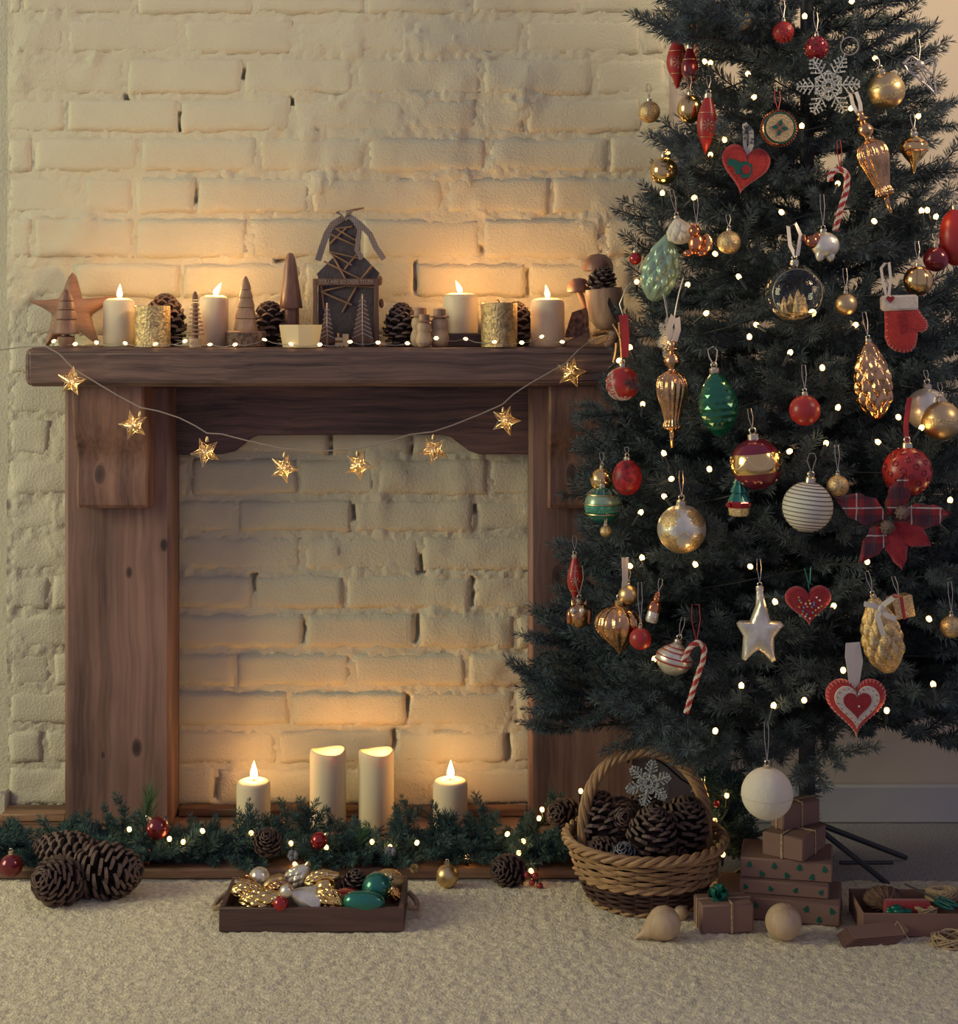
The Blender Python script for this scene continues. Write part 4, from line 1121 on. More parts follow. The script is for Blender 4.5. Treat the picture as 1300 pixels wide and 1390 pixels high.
# ================================================================ WICKER BASKET
BX, BY = .264, -.420
BZ = RUGZ
t = thing('wicker_basket', 'oval willow basket with tall twisted handle filled with pine cones', 'basket', (BX, BY, BZ))
RB, RT, HB = .088, .124, .098
def brad(z): return RB + (RT - RB) * (z / HB) ** .9
nst = 26
def weave(z, r, ph, m_r, amp=.0036):
    return [((r + amp * math.cos(nst / 2 * th + ph)) * math.cos(th), (r + amp * math.cos(nst / 2 * th + ph)) * math.sin(th), z + .0008 * math.sin(3 * th + z * 300)) for th in [2 * PI * i / 104 for i in range(104)]]
mb = MB(); mb.lathe([(RB - .004, .003), (RB - .003, .006), (1e-4, .007)], 30); part('base', mb, m_willowd, t)
for k in range(nst):
    th = 2 * PI * (k + .5) / nst
    mb = MB(); mb.tube([(brad(z) * math.cos(th), brad(z) * math.sin(th), z) for z in (.004, .03, .06, .092)], .0021, 6); part('stake', mb, m_willowd, t)
z = .010; k = 0
while z < .088:
    dark = z < .043
    rr_ = .0021 if dark else .0030
    mb = MB(); mb.tube(weave(z, brad(z), PI * (k % 2), 0), rr_, 6, closed=True)
    part('weaver', mb, m_willowd if dark else m_willow, t)
    z += rr_ * 1.95; k += 1
def braid(z, r, n, amp, rad, turns, m, nm):
    for s in range(n):
        mb = MB(); pts = []
        for i in range(150):
            th = 2 * PI * i / 150; a = turns * th + 2 * PI * s / n
            pts.append(((r + amp * math.cos(a)) * math.cos(th), (r + amp * math.cos(a)) * math.sin(th), z + amp * math.sin(a)))
        mb.tube(pts, rad, 6, closed=True); part(nm, mb, m, t)
braid(.005, RB + .001, 2, .0030, .0028, 13, m_willow, 'foot_braid')
braid(.046, brad(.046) + .004, 2, .0028, .0029, 14, m_willow, 'waist_braid')
braid(.097, RT + .001, 3, .0050, .0040, 13, m_willow, 'rim_braid')
for s in range(5):
    mb = MB(); pts = []
    for i in range(90):
        q = i / 89; a = PI * q; tw = 2 * PI * (q * 4.5 + s / 5)
        rx, rz = .098, .140
        c = Vector((-rx * math.cos(a) * (1 + .06 * math.sin(a)), 0, .092 + rz * math.sin(a) ** .85))
        if q < .06 or q > .94: c.z -= .03 * (1 - min(q, 1 - q) / .06)
        nrm = Vector((-math.cos(a), 0, math.sin(a)))
        pts.append(c + (nrm * math.cos(tw) + Vector((0, 1, 0)) * math.sin(tw)) * .0062)
    mb.tube(pts, .0041, 7); part('handle_strand', mb, m_willow, t)
BG = None
def bc(lab, px, py, dy, L, ax, kind='fat', spin=0):
    pine_cone(lab, P(px, py, BY + dy), L * .93, ax, kind, BG, spin)
bc('pine cone standing at the left side inside the wicker basket', 818, 1115, .015, .098, (-.15, .1, 1), 'fat')
bc('pine cone with its rosette end facing out at the back of the basket', 843, 1112, .02, .088, (.05, -.9, .35), 'fat', 40)
bc('large pine cone upright at the front of the basket', 885, 1133, -.045, .098, (.08, -.25, 1), 'fat', 80)
bc('large dark pine cone leaning on the right wall of the basket', 926, 1122, .0, .108, (.22, -.35, .95), 'fat', 20)
bc('grey frosted open pine cone low at the front of the basket', 848, 1163, -.066, .054, (-.2, -.6, .7), 'grey')
bc('dark pine cone at the back of the basket between the others', 875, 1108, .055, .09, (0, .1, 1), 'fat', 10)
bc('pine cone wedged low at the right front of the basket', 905, 1165, -.03, .07, (.9, -.2, .2), 'fat', 60)
bc('pine cone buried low at the left front of the basket', 822, 1160, -.03, .07, (-.8, -.3, .3), 'fat', 15)

# garland tail behind the basket
g = thing('fir_garland', 'short end of fir garland with bulbs standing behind the basket beside the gifts', 'garland', (.375, -.30, 0.0))
g0 = g.location.copy()
gp = [P(a, b, -.30) for a, b in ((972, 1178), (975, 1150), (978, 1120), (985, 1095), (1000, 1088))]
part('stem', MB().tube([p - g0 for p in gp], .003, 6), m_stem, g)
for (px, py, az, el, sc) in [(rg.uniform(960, 1010), rg.uniform(1080, 1170), rg.uniform(0, 360), rg.uniform(0, 75), rg.uniform(.7, 1.0)) for _ in range(26)]:
    o = part('sprig', gm[rg.randrange(6)], None, g); o.location = P(px, py, -.295 + rg.uniform(-.01, .02)) - g0; o.rotation_euler = (0, -math.radians(el), math.radians(az)); o.scale = (sc,) * 3
t = thing('garland_light_string', 'few warm bulbs on dark cable behind the basket handle', 'string lights', P(975, 1120, -.33)); o0 = t.location.copy()
lst = [(853, 1021), (986, 1082), (970, 1116), (963, 1143), (981, 1162), (960, 1125)]
for (px, py) in lst:
    b = part('bulb', BM, None, t); b.location = P(px, py, -.335 if px > 900 else -.40) - o0; b.rotation_euler = (.4, 0, 0)
    part('socket', SM_, None, b); lamp_point('bulb_light', b, (0, 0, .003), BP, (1, .58, .22), .0062)
part('cable', MB().tube([P(a, b, c) - o0 for a, b, c in ((845, 1024, -.395), (860, 1017, -.395), (875, 1020, -.40), (905, 1040, -.38), (925, 1058, -.37), (950, 1072, -.35), (975, 1080, -.33), (990, 1095, -.32), (975, 1120, -.32), (968, 1145, -.32), (980, 1165, -.32))], .0017, 6), m_wire, t)
s = link(bpy.data.objects.new('gold_star', sm[1])); s.location = P(955, 1062, -.30); s.rotation_euler = (0, .3, 0)
tag(s, 'unlit pale gold wire star on the cable behind the basket handle', 'star')
u = U(-.32); single('red_berry', 'single bright red berry in the garland behind the basket', 'berry', MB(u).ball((0, 0, 0), 5, 12, 8), m_berry, P(972, 1091, -.335))

# ================================================================ GIFTS
def gift(label, x, y, z, w, d, h, yaw, m=m_kraft, string=None, trees=0, bow=None, fold=False, seed=0):
    # x, y = near right corner on plan; yaw turns the front face
    t = thing('gift_box', label, 'gift', (x, y, z), rot=(0, 0, yaw))
    mb = MB(); mb.box((-w / 2, d / 2, h / 2), (w, d, h), .0022); part('wrapped_box', mb, m, t)
    if string:
        for fx_ in string:
            X = -w * fx_
            for o in (-.0009, .0009):
                mb = MB(); e = .0009; mb.tube([(X + o, -e, -.0002 + e), (X + o, -e, h + e), (X + o, d + e, h + e), (X + o, d + e, e)], .0009, 5); part('string', mb, m_twine, t)
        for o in (-.0009, .0009):
            mb = MB(); Yy = d * .5; e = .0009; mb.tube([(-w - e, Yy + o, e), (-w - e, Yy + o, h + e), (e, Yy + o, h + e), (e, Yy + o, e)], .0009, 5); part('string', mb, m_twine, t)
    if trees:
        rd = random.Random(seed)
        step = .038
        k = 0
        for row in range(2 if h > .028 else 1):
            xx = -.012 - (row % 2) * step / 2
            while xx > -w + .006:
                zz = h * ((.68, .25)[row] if h > .028 else .5)
                s = min(.0052, h * .2)
                mb = MB(); a = rd.uniform(-30, 30)
                Mt = T(xx, -.0006, zz) @ RY(a) @ SC(s, 1, s)
                mb.plate([(-.22, -1), (.22, -1), (.22, -.6), (1, -.6), (.45, .0), (.75, .0), (.3, .5), (.5, .5), (0, 1.1), (-.5, .5), (-.3, .5), (-.75, 0), (-.45, 0), (-1, -.6), (-.22, -.6)], -.0003, .0008, M=Mt)
                part('tree_print', mb, m_gfoil, t, 'printed green tree'); xx -= step; k += 1
        for side in range(2):
            mb = MB(); s = min(.0052, h * .2)
            mb.plate([(-.22, -1), (.22, -1), (.22, -.6), (1, -.6), (.45, .0), (.75, .0), (.3, .5), (.5, .5), (0, 1.1), (-.5, .5), (-.3, .5), (-.75, 0), (-.45, 0), (-1, -.6), (-.22, -.6)], -.0003, .0008, M=T(.0006, d * (.3 + .4 * side), h * .5) @ RZ(90) @ RY(20) @ SC(s, 1, s))
            part('tree_print', mb, m_gfoil, t)
    if fold:
        mb = MB(); mb.add([(.0004, .002, .002), (.0004, d - .002, .002), (.0004, d / 2, h * .8), (.0016, .004, .003), (.0016, d - .004, .003), (.0016, d / 2, h * .76)], [(0, 1, 2), (3, 5, 4), (0, 3, 4, 1), (1, 4, 5, 2), (2, 5, 3, 0)]); part('folded_flap', mb, m_kraftd, t)
    if bow:
        mb = MB(); bx_, by_, bz_ = bow; rd = random.Random(5)
        for k in range(16):
            a = k * 2 * PI / 16 * 2.4; el = .35 + .55 * (k % 3) / 2 * 1.3
            D = Vector((math.cos(a) * math.cos(el), math.sin(a) * math.cos(el), math.sin(el))); up = Vector((0, 0, 1)); Lr = .0165
            sd = D.cross(up).normalized()
            mb.ribbon([Vector(bow) + D * Lr * math.sin(q * PI) * 1.0 + up * .006 * math.sin(2 * PI * q) + sd * .003 * (q - .5) for q in [i / 8 for i in range(9)]], .0075, .0004, wdir=tuple(sd))
        part('bow', mb, m_gfoil, t, 'curly green foil bow')
        mb = MB(); mb.ribbon([(bx_ - .006, by_ - .004, bz_ + .004), (bx_ - .008, by_ - .012, bz_ + .002), (bx_ - .009, by_ - .0165, bz_ - .012)], .006, .0004, wdir=(1, 0, 0)); part('ribbon_tail', mb, m_gfoil, t)
    return t
y5 = YF(1259, RUGZ)
def gx(px, Y): return (px - 650) * U(Y)
gift('flat brown gift with green tree print at the bottom of the stack', gx(1140, y5), y5, RUGZ, .190, .105, .0345, -14, trees=1, fold=True, seed=1)
gift('flat brown gift with green tree print second from the bottom of the stack', gx(1125, -.53), -.53, RUGZ + .0345, .135, .10, .0215, -13, trees=1, fold=True, seed=2)
gift('brown gift with green tree print in the middle of the stack', gx(1130, -.52), -.52, RUGZ + .056, .140, .095, .0310, -12, trees=1, seed=3)
gift('plain brown box tied with twine, second from the top of the stack', gx(1090, -.518), -.518, RUGZ + .087, .068, .092, .0365, -34, string=(.52,))
gift('plain brown box tied with twine at the top of the stack', gx(1063, -.48), -.48, RUGZ + .1235, .030, .078, .0385, -58, string=(.5,))
gift('small plain brown gift with curly green bow standing in front of the stack', gx(1023, YF(1266, RUGZ)), YF(1266, RUGZ), RUGZ, .080, .052, .0435, 6, string=(.42,), bow=(-.048, .026, .046))

# wooden ornaments on the rug
def rug_ball(label, px, r, by, m=m_pale, tip=None, name='wooden_ball'):
    Y = YF(by - 2, RUGZ); u = U(Y); t = thing(name, label, 'ornament', Vector(((px - 650) * u, Y, RUGZ - .001)))
    mb = MB(u)
    if tip: mb.lathe([(1e-4, -r * 2.05), (r * .06, -r * 1.95), (r * .16, -r * 1.55), (r * .40, -r * 1.12), (r * .72, -r * .76), (r * .95, -r * .3), (r, .1 * r), (r * .85, r * .55), (r * .5, r * .87), (1e-4, r)], 30, M=T(0, 0, r) @ RY(tip))
    else: mb.ball((0, 0, r), r, 30, 18)
    part('wood', mb, m, t, smooth=60)
    if not tip: part('thread', MB(u).tube([(3, -r * .5, r * 1.9), (6, -r * .6, r * 2.2), (8, -r * .5, r * 1.95)], .4, 4), m_twine, t)
    return t
rug_ball('pale wooden teardrop top lying on the rug beside the basket', 901, 23, 1277, tip=62, name='wooden_drop')
rug_ball('tiny pale wooden ball behind the teardrop top', 924, 10, 1250)
rug_ball('pale wooden ball on the rug in front of the stacked gifts', 1063, 24.5, 1277)

# open cardboard box with craft bits
YB = YF(1271, RUGZ); XB = (1171 - 650) * U(YB)
bw, bd, bh = .23, .105, .0345
t = thing('cardboard_box', 'open brown cardboard box of craft supplies on the rug', 'box', (XB, YB, RUGZ), rot=(0, 0, -1.5))
for nm, c, s in (('bottom', (bw / 2, bd / 2, .0012), (bw, bd, .002)), ('front_wall', (bw / 2, .0012, bh / 2), (bw, .0022, bh)), ('back_wall', (bw / 2, bd - .0012, bh / 2), (bw, .0022, bh)), ('side_wall', (.0012, bd / 2, bh / 2), (.0022, bd - .0048, bh)), ('side_wall', (bw - .0012, bd / 2, bh / 2), (.0022, bd - .0048, bh))):
    part(nm, MB().box(c, s, .0006), m_kraftd, t)
def inbox(name, label, cat, x, y, z, mb, m, **k):
    return single(name, label, cat, mb, m, (XB + x, YB + y, RUGZ + z), **k)
mb = MB(); mb.ball((0, 0, 0), .024, 20, 12, sc=(1.25, .9, .75))
for k in range(18):
    a = k * .35; mb.tube([(.0305 * math.cos(q) * math.cos(a), .0222 * math.sin(q), .0188 * math.cos(q) * math.sin(a)) for q in [i * PI / 9 for i in range(18)]], .0012, 4, closed=True)
inbox('yarn_ball', 'brown ball of yarn at the back of the cardboard box', 'yarn', .047, .068, .032, mb, m_brownroll)
mb = MB(); mb.lathe([(.006, -.034), (.0165, -.033), (.0175, -.028), (.0175, .028), (.0165, .033), (.006, .034)], 22, M=RY(90))
inbox('ribbon_roll', 'roll of red ribbon lying in the cardboard box', 'ribbon', .075, .035, .025, mb, m_feltd)
mb = MB()
for k in range(7): mb.ball((.008 * math.cos(k * GA) * (k % 3), .007 * math.sin(k * GA) * (k % 3) * .7, .002 * (k % 4)), .0075, 10, 8, sc=(1.2, .7, .7))
inbox('green_bow', 'crumpled green foil bow at the front of the cardboard box', 'bow', .055, .017, .030, mb, m_gfoil)
t = thing('scissors', 'grey-green scissors resting across the cardboard box', 'scissors', (XB + .118, YB + .040, RUGZ + .0405), rot=(0, 14, -38))
part('blade', MB().add([(0, 0, 0), (-.050, -.001, .0), (-.048, .004, 0), (0, .006, 0), (0, 0, .0015), (-.050, -.001, .0015), (-.048, .004, .0015), (0, .006, .0015)], [(0, 1, 2, 3), (7, 6, 5, 4), (0, 4, 5, 1), (1, 5, 6, 2), (2, 6, 7, 3), (3, 7, 4, 0)]), m_scissor, t)
for s in (-1, 1):
    part('handle', MB().tube([(.020 + .014 * math.cos(a) - .003, s * .009 + .006 * math.sin(a) + .003, .001) for a in [i * PI / 8 for i in range(16)]], .0022, 6, closed=True), m_teal, t)
part('shank', MB().tube([(0, .003, .001), (.008, .0, .001), (.010, .010, .001)], .0025, 6), m_teal, t)
def skein(n, sx, sy, sz, r, seed, loops=2.3):
    rd = random.Random(seed); mb = MB()
    for k in range(n):
        a0 = rd.uniform(0, 6); e = rd.uniform(.6, 1.1); f = rd.uniform(.6, 1.1); ph = rd.uniform(0, 6)
        mb.tube([(sx * e * math.cos(a0 + q) , sy * f * math.sin(a0 + q), max(r, sz * (.5 + .5 * math.sin(1.7 * q + ph)))) for q in [i * loops / 16 for i in range(17)]], r, 5)
    return mb
inbox('twine_hank', 'hank of pale twine over the front edge of the cardboard box', 'twine', .098, .014, .030, skein(10, .016, .008, .008, .001, 3, 5), m_twine)
inbox('yarn_ball', 'tan bundle of cord at the back right of the cardboard box', 'yarn', .140, .075, .028, skein(40, .024, .014, .016, .0016, 8, 6).ball((0, 0, .002), .014, 14, 10, sc=(1.4, .9, .7)), m_twine)
mb = MB(); mb.lathe([(.010, -.016), (.018, -.016), (.018, .016), (.010, .016)], 26, M=RX(78))
inbox('twine_spool', 'spool of red and white twine in the cardboard box', 'twine', .178, .040, .034, mb, stripes('candy_twine', (.55, .42, .36), [('Y', 260, .5, (.30, .02, .03), 1, 0)]))
mb = MB()
t = thing('gift_tags', 'stack of brown card gift tags leaning against the cardboard box', 'tags', (XB + .008, YB - .020, RUGZ), rot=(0, 0, 0))
for k in range(6):
    mb = MB()
    o = [(-.046, -.013), (-.046, .013), (.036, .015), (.046, .007), (.046, -.007), (.036, -.015)]
    mb.plate(o, -.0005, .0005, M=T(.003 * k - .004, .0005 * k, .004 + .0024 * k) @ RZ(10 + k * .7) @ RX(-68 - 0 * k) @ RY(0) @ T(0, 0, 0))
    part('tag', mb, m_kraftd, t)
part('tag_string', MB().tube([(.037, .010, .020), (.040, .008, .027), (.043, .006, .024), (.05, .0, .010), (.056, -.004, .003)], .0007, 5), m_twine, t)
single('raffia', 'loose tangle of raffia twine on the rug beside the gift tags', 'twine', skein(30, .030, .022, .014, .0010, 21, 4.2), m_twine, (XB + .125, YB - .030, RUGZ))
# ================================================================ CHRISTMAS TREE
TX, TY = .540, -.330
def TR(z): return .485 * max(.02, 2.3 - z) / 2.05
rt = random.Random(5)
tree = thing('christmas_tree', 'dark green artificial Christmas tree covered in ornaments beside the fireplace', 'tree', (TX, TY, 0))
part('pole', MB().tube([(0, 0, .03), (0, 0, 1.0), (0, 0, 2.2)], [.014, .013, .008], 10), m_trunk, tree)
protos = []
for k, L in enumerate((.14, .20, .26, .32, .38, .44, .50)):
    for v in range(2):
        protos.append((L, sprig_mesh('branch', branch_stems(L, random.Random(100 + k * 3 + v), up=.10), 1750, .0172, [m_needle, m_stem], 200 + k * 3 + v, nw=.0015)))
z = .302; lev = 0
nb = 0
while z < 2.22:
    R = TR(z); n = max(7, int(R * 23)); a0 = rt.uniform(0, 360)
    for k in range(n):
        az = a0 + 360 * (k + rt.uniform(-.3, .3)) / n
        sn = math.sin(math.radians(az))
        L = R * rt.uniform(.86, 1.02)
        front = max(0, -sn)
        L *= 1 - .07 * front
        if sn > .05: L = min(L, .27 / sn)
        if az % 360 < 25 or az % 360 > 335: L *= 1.02
        L0, me = min(protos, key=lambda q: abs(q[0] - L) + rt.uniform(0, .012))
        el = (2 + 14 * lev / 26) + rt.uniform(-7, 7)
        if z < .30: el -= 4
        o = part('branch', me, None, tree)
        s = L / L0
        o.scale = (s, s, s)
        o.rotation_euler = (math.radians(rt.uniform(-20, 20)), -math.radians(el), math.radians(az))
        o.location = (0, 0, z - L * math.sin(math.radians(el)) * .75 + rt.uniform(-.015, .015))
        nb += 1
    z += .066 if z < 1.5 else .085; lev += 1
# individually placed branch tips that read against the wall and the surround
for (px, py, L) in ((852, 290, .27), (733, 868, .44), (742, 968, .42), (735, 985, .40), (792, 605, .33), (800, 655, .34), (905, 38, .20), (1285, 135, .20), (1296, 165, .22), (962, 1030, .40), (925, 205, .22), (1258, 75, .17), (1250, 30, .16), (930, 8, .2)):
    Yp = TY if px < 900 or px > 1200 else -.55
    if py > 1000: Yp = -.62
    tip = P(px, py, Yp); d = tip - Vector((TX, TY, 0)); hl = math.hypot(d.x, d.y)
    L0, me = min(protos, key=lambda q: abs(q[0] - hl))
    o = part('branch', me, None, tree); s = hl / L0; o.scale = (s, s, s)
    o.rotation_euler = (0, 0, math.atan2(d.y, d.x)); o.location = (0, 0, tip.z - .01 * s)
# needle-wrapped lower pole
wrap = sprig_mesh('trunk_wrap', [([Vector((.010 * math.cos(i * .9), .010 * math.sin(i * .9), .10 + i * .0085)) for i in range(26)], .003, .003)], 5200, .021, [m_needle, m_stem], 301, ang=(55, 85), nw=.0013)
part('trunk_wrap', wrap, None, tree)
# folding metal stand
st = part('stand_collar', MB().lathe([(.017, .03), (.020, .032), (.020, .115), (.017, .117)], 16), m_trunk, tree)
for (px, py, zz) in ((1229, 1166, .004), (1206, 1203, .004), (985, 1198, .004), (1010, 1140, .004)):
    e = P(px, py, YF(py, zz)) - Vector((TX, TY, 0))
    part('stand_leg', MB().tube([(e.x * .06, e.y * .06, .100), (e.x * .97, e.y * .97, .0095), (e.x, e.y, .0062)], .0048, 8), m_trunk, tree)
for (a, b) in (((1140, 1171), (1211, 1171)),):
    p, q = P(a[0], a[1], YF(a[1], .02)) - Vector((TX, TY, 0)), P(b[0], b[1], YF(b[1], .01)) - Vector((TX, TY, 0))
    part('stand_brace', MB().tube([p, q], .0035, 8), m_trunk, tree)

def on_tree(px, py, k=1.0):
    Y = TY - .3
    for _ in range(8):
        p = P(px, py, Y); R = TR(max(p.z, .33)) * k; dx = p.x - TX
        Y = TY - math.sqrt(max(R * R - dx * dx, (.30 * R) ** 2))
    return Y

# tree lights
BUL = [(948, 12), (1092, 25), (1154, 4), (964, 88), (958, 86), (1016, 102), (1189, 81), (1021, 134), (1153, 149), (1244, 160), (1088, 174), (984, 192), (964, 212), (907, 209), (899, 265), (940, 270), (1136, 251), (1062, 290), (1251, 289), (1259, 288), (1269, 297), (1188, 302),
       (864, 384), (932, 389), (972, 346), (1004, 378), (956, 427), (1028, 442), (1017, 460), (1071, 481), (1101, 427), (1159, 443), (856, 474), (838, 491), (909, 466), (872, 551), (902, 618), (1136, 556), (1194, 602), (1220, 568), (1249, 583), (1262, 577), (1120, 604), (1069, 614), (1116, 502),
       (903, 676), (909, 651), (868, 698), (872, 760), (857, 770), (945, 769), (1019, 770), (1053, 820), (887, 897), (1006, 934), (1049, 961), (1091, 952), (1144, 912), (1203, 967), (1267, 932), (1177, 764), (1289, 682), (1273, 710), (1005, 695), (1262, 842), (1130, 825), (963, 639), (970, 995)]
tl = thing('tree_light_string', 'dark green cable of warm bulbs wound through the Christmas tree', 'string lights', (TX, TY, .3))
o0 = tl.location.copy()
for (px, py) in BUL:
    p = P(px, py, on_tree(px, py, 1.0))
    b = part('bulb', BM, None, tl); b.location = p - o0; b.rotation_euler = (rt.uniform(-.3, 1.0), rt.uniform(-.9, .9), rt.uniform(0, 6))
    part('socket', SM_, None, b); lamp_point('bulb_light', b, (0, 0, .003), BP, (1, .58, .22), .0062)
pts = []
for i in range(260):
    q = i / 259; zz = .32 + 1.45 * q; a = q * 2 * PI * 11; R = TR(zz) * .70
    y = R * math.sin(a); pts.append((R * math.cos(a), min(y, .27), zz - .3 + .02 * math.sin(a * 3)))
part('cable', MB().tube(pts, .0013, 5), m_wire, tl)

# ================================================================ TREE ORNAMENTS
def orn(name, label, px, py, cat='ornament', dy=0.0, rot=None, k=1.0, Y=None):
    Yp = (on_tree(px, py, k) if Y is None else Y) + dy
    t = thing(name, label, cat, P(px, py, Yp), rot=rot)
    return t, U(Yp)
def string(t, u, z0, z1, m=None, dx=3, r=.5, nm='thread', ribbon=0, back=8):
    if ribbon:
        mb = MB(u); mb.ribbon([(0, 0, z0), (-dx * .5, -1, z0 * .6 + z1 * .4), (-dx, 1, z1)], ribbon * .7, .5, wdir=(1, .2, 0)); mb.ribbon([(0, -1, z0), (dx * .3, -1.5, z0 * .6 + z1 * .4), (0, -1, z0 * .2 + z1 * .8), (-dx, 1, z1)], ribbon, .5, wdir=(1, -.3, 0))
        return part('ribbon_loop', mb, m or m_ribw, t)
    mb = MB(u); mb.tube([(0, 0, z0), (-dx, back * .5, z0 + (z1 - z0) * .6), (-dx * .8, back, z1), (dx * .8, back, z1), (dx, back * .5, z0 + (z1 - z0) * .6), (0, 0, z0)], r, 4)
    return part(nm, mb, m or m_silverwire, t)
def cap(t, u, z, r=5, m=None):
    mb = MB(u); mb.lathe([(r, z - .5), (r * 1.05, z), (r, z + r * .9), (r * .7, z + r * 1.1), (1e-4, z + r * 1.1)], 14); part('cap', mb, m or m_cap, t)
    mb = MB(u); mb.tube([(r * .55 * math.cos(a), 0, z + r * 1.5 + r * .55 * math.sin(a)) for a in [i * PI / 5 for i in range(10)]], r * .13, 5, closed=True); part('loop', mb, m_cap, t)
def ball_orn(name, label, px, py, r, mats, st=22, mf=None, fn=None, sc=(1, 1, 1), seg=30, rot=None, capr=None, k=1.0, thr=None, extra=None, dy=0):
    t, u = orn(name, label, px, py, 'bauble', rot=rot, k=k, dy=dy)
    part('globe', MB(u).ball((0, 0, 0), r, seg, 20, mf=mf, fn=fn, sc=sc), mats, t, smooth=180 if fn is None else 50)
    cap(t, u, r * sc[2] * .97, capr or max(3, r * .22))
    string(t, u, r * sc[2] + (capr or r * .22) * 1.6, r * sc[2] + st, thr)
    if extra: extra(t, u)
    return t, u
def on_ball(r, lon, lat, lift=1.01):
    # lon 0 = towards the camera (-Y)
    return (r * lift * math.cos(lat) * math.sin(lon), -r * lift * math.cos(lat) * math.cos(lon), r * lift * math.sin(lat))
def ring_on(r, lat, w=.6, n=40):
    return [on_ball(r, 2 * PI * i / n, lat) for i in range(n)]
def lathe_pt(prof, th, z, lift=.3):
    for (r0, z0), (r1, z1) in zip(prof[:-1], prof[1:]):
        if min(z0, z1) <= z <= max(z0, z1) and abs(z1 - z0) > 1e-6:
            r = r0 + (r1 - r0) * (z - z0) / (z1 - z0) + lift
            return (r * math.sin(th), -r * math.cos(th), z)
    return (0, 0, z)

# --- slim red finials with gold snowflake
def finial(label, px, py, h, w, top, m=m_redm, flip=False, rot=None, flake=True):
    t, u = orn('finial_bauble', label, px, py, 'bauble', rot=rot)
    H = h / 2; r = w / 2
    prof = [(1e-4, -H), (r * .16, -H * .92), (r * .42, -H * .6), (r * .86, -H * .28), (r, 0), (r * .92, H * .3), (r * .66, H * .62), (r * .42, H * .88), (r * .36, H)]
    if flip: prof = [(1e-4, -H), (r * .12, -H * .95), (r * .5, -H * .62), (r * .88, -H * .3), (r, .05 * H), (r * .95, H * .35), (r * .75, H * .62), (r * .52, H * .85), (r * .4, H)]
    part('glass', MB(u).lathe(prof, 26), m, t, smooth=60)
    cap(t, u, H, r * .42); string(t, u, H + r, H + r + 18)
    mb = MB(u)
    for zz in (H * .45, -H * .42):
        mb.tube([lathe_pt(prof, a, zz) for a in [2 * PI * i / 30 for i in range(30)]], .45, 4, closed=True)
    if flake:
        for k in range(8):
            a = k * PI / 4; L = r * .62
            mb.tube([lathe_pt(prof, math.cos(a) * L * q / r, math.sin(a) * L * q, .2) for q in (.1, .55, 1)], .42, 4)
            for s in (-.5, .5):
                mb.tube([lathe_pt(prof, math.cos(a) * L * .6 / r, math.sin(a) * L * .6, .2), lathe_pt(prof, (math.cos(a) * L * .6 + math.cos(a + s) * L * .3) / r, math.sin(a) * L * .6 + math.sin(a + s) * L * .3, .2)], .35, 4)
    part('gold_print', mb, m_goldm, t)
finial('red spindle bauble with gold snowflake hanging against the brick wall near the top', 919, 86, 70, 30, 46)
finial('darker red spindle bauble half hidden behind the upper snowflake one', 936, 94, 56, 24, 60, m_redd, flake=False)
finial('red pointed spindle bauble with gold snowflake just above the felt heart', 959, 171, 76, 27, 128, flip=True, rot=(0, 3, 0))
finial('slim red spindle bauble in front of the right fireplace leg', 780, 788, 62, 21, 755)

# --- glitter and plain balls
for lab, px, py, r, m, st in (
    ('gold glitter ball near the top of the tree above the spindle baubles', 1006, 27, 14, m_goldg, 22), ('gold glitter ball at a branch tip beside the shiny gold oval', 881, 152, 15, m_goldg, 24),
    ('gold glitter ball below the felt heart with the train', 989, 329, 16, m_goldg, 22), ('small satin gold ball to the right of the clear globe', 1148, 413, 15, m_goldm, 34),
    ('gold glitter ball behind the string-wound white ball', 1137, 660, 15, m_goldg, 40), ('gold glitter ball at the outer end of a low right branch', 1291, 851, 15, m_goldg, 45),
    ('matte champagne ball behind the ribbed onion bauble', 853, 808, 14, m_goldm, 20), ('small matte red ball hanging before the ribbed onion bauble', 869, 867, 15, m_redm, 60),
    ('tiny shiny red ball at the left edge above the mint cone', 862, 351, 8.5, m_red, 14), ('polished gold ball half hidden by needles left of the felt heart', 901, 232, 19, m_gold, 24),
    ('tiny gold bead hanging under the green banded ball', 822, 721, 8, m_goldg, 22)):
    ball_orn('bauble', lab, px, py, r, m, st, dy=-.012 if 'red ball hanging' in lab else 0)
ball_orn('bauble', 'polished gold oval bauble between the two red spindles', 936, 148, 17, m_gold, 26, sc=(1, 1, 1.15))
def bands(r, lats, m, w=.5):
    def f(t, u):
        mb = MB(u)
        for la in lats: mb.tube(ring_on(r, la), w, 4, closed=True)
        part('bands', mb, m, t)
    return f
ball_orn('bauble', 'gold bauble with glitter bands beside the silver snowflake', 1203, 123, 25, [m_goldm, m_goldg], 24, mf=lambda i, j: 1 if i in (7, 8, 12) else 0, rot=(8, -18, 0))
ball_orn('bauble', 'silver-blue ball behind the gold banded one at the right edge', 1258, 556, 29, m_silver, 24, k=.93)
ball_orn('bauble', 'gold banded ball at the right edge in front of the silver-blue one', 1277, 571, 27, [m_goldm, m_goldg], 24, mf=lambda i, j: 1 if i in (9, 10) else 0)
def spikes(t, u):
    mb = MB(u)
    for k in range(90):
        a = k * GA; la = math.asin(1 - 2 * (k + .5) / 90)
        p = Vector(on_ball(14, a, la, .9)); mb.tube([p, p * 1.22 + Vector((0, 0, -1.5))], [1.3, .4], 4)
    part('tufts', mb, m_felt, t)
ball_orn('bauble', 'small bright red tufted bauble near the top of the tree', 1063, 43, 14, m_redm, 30, extra=spikes)
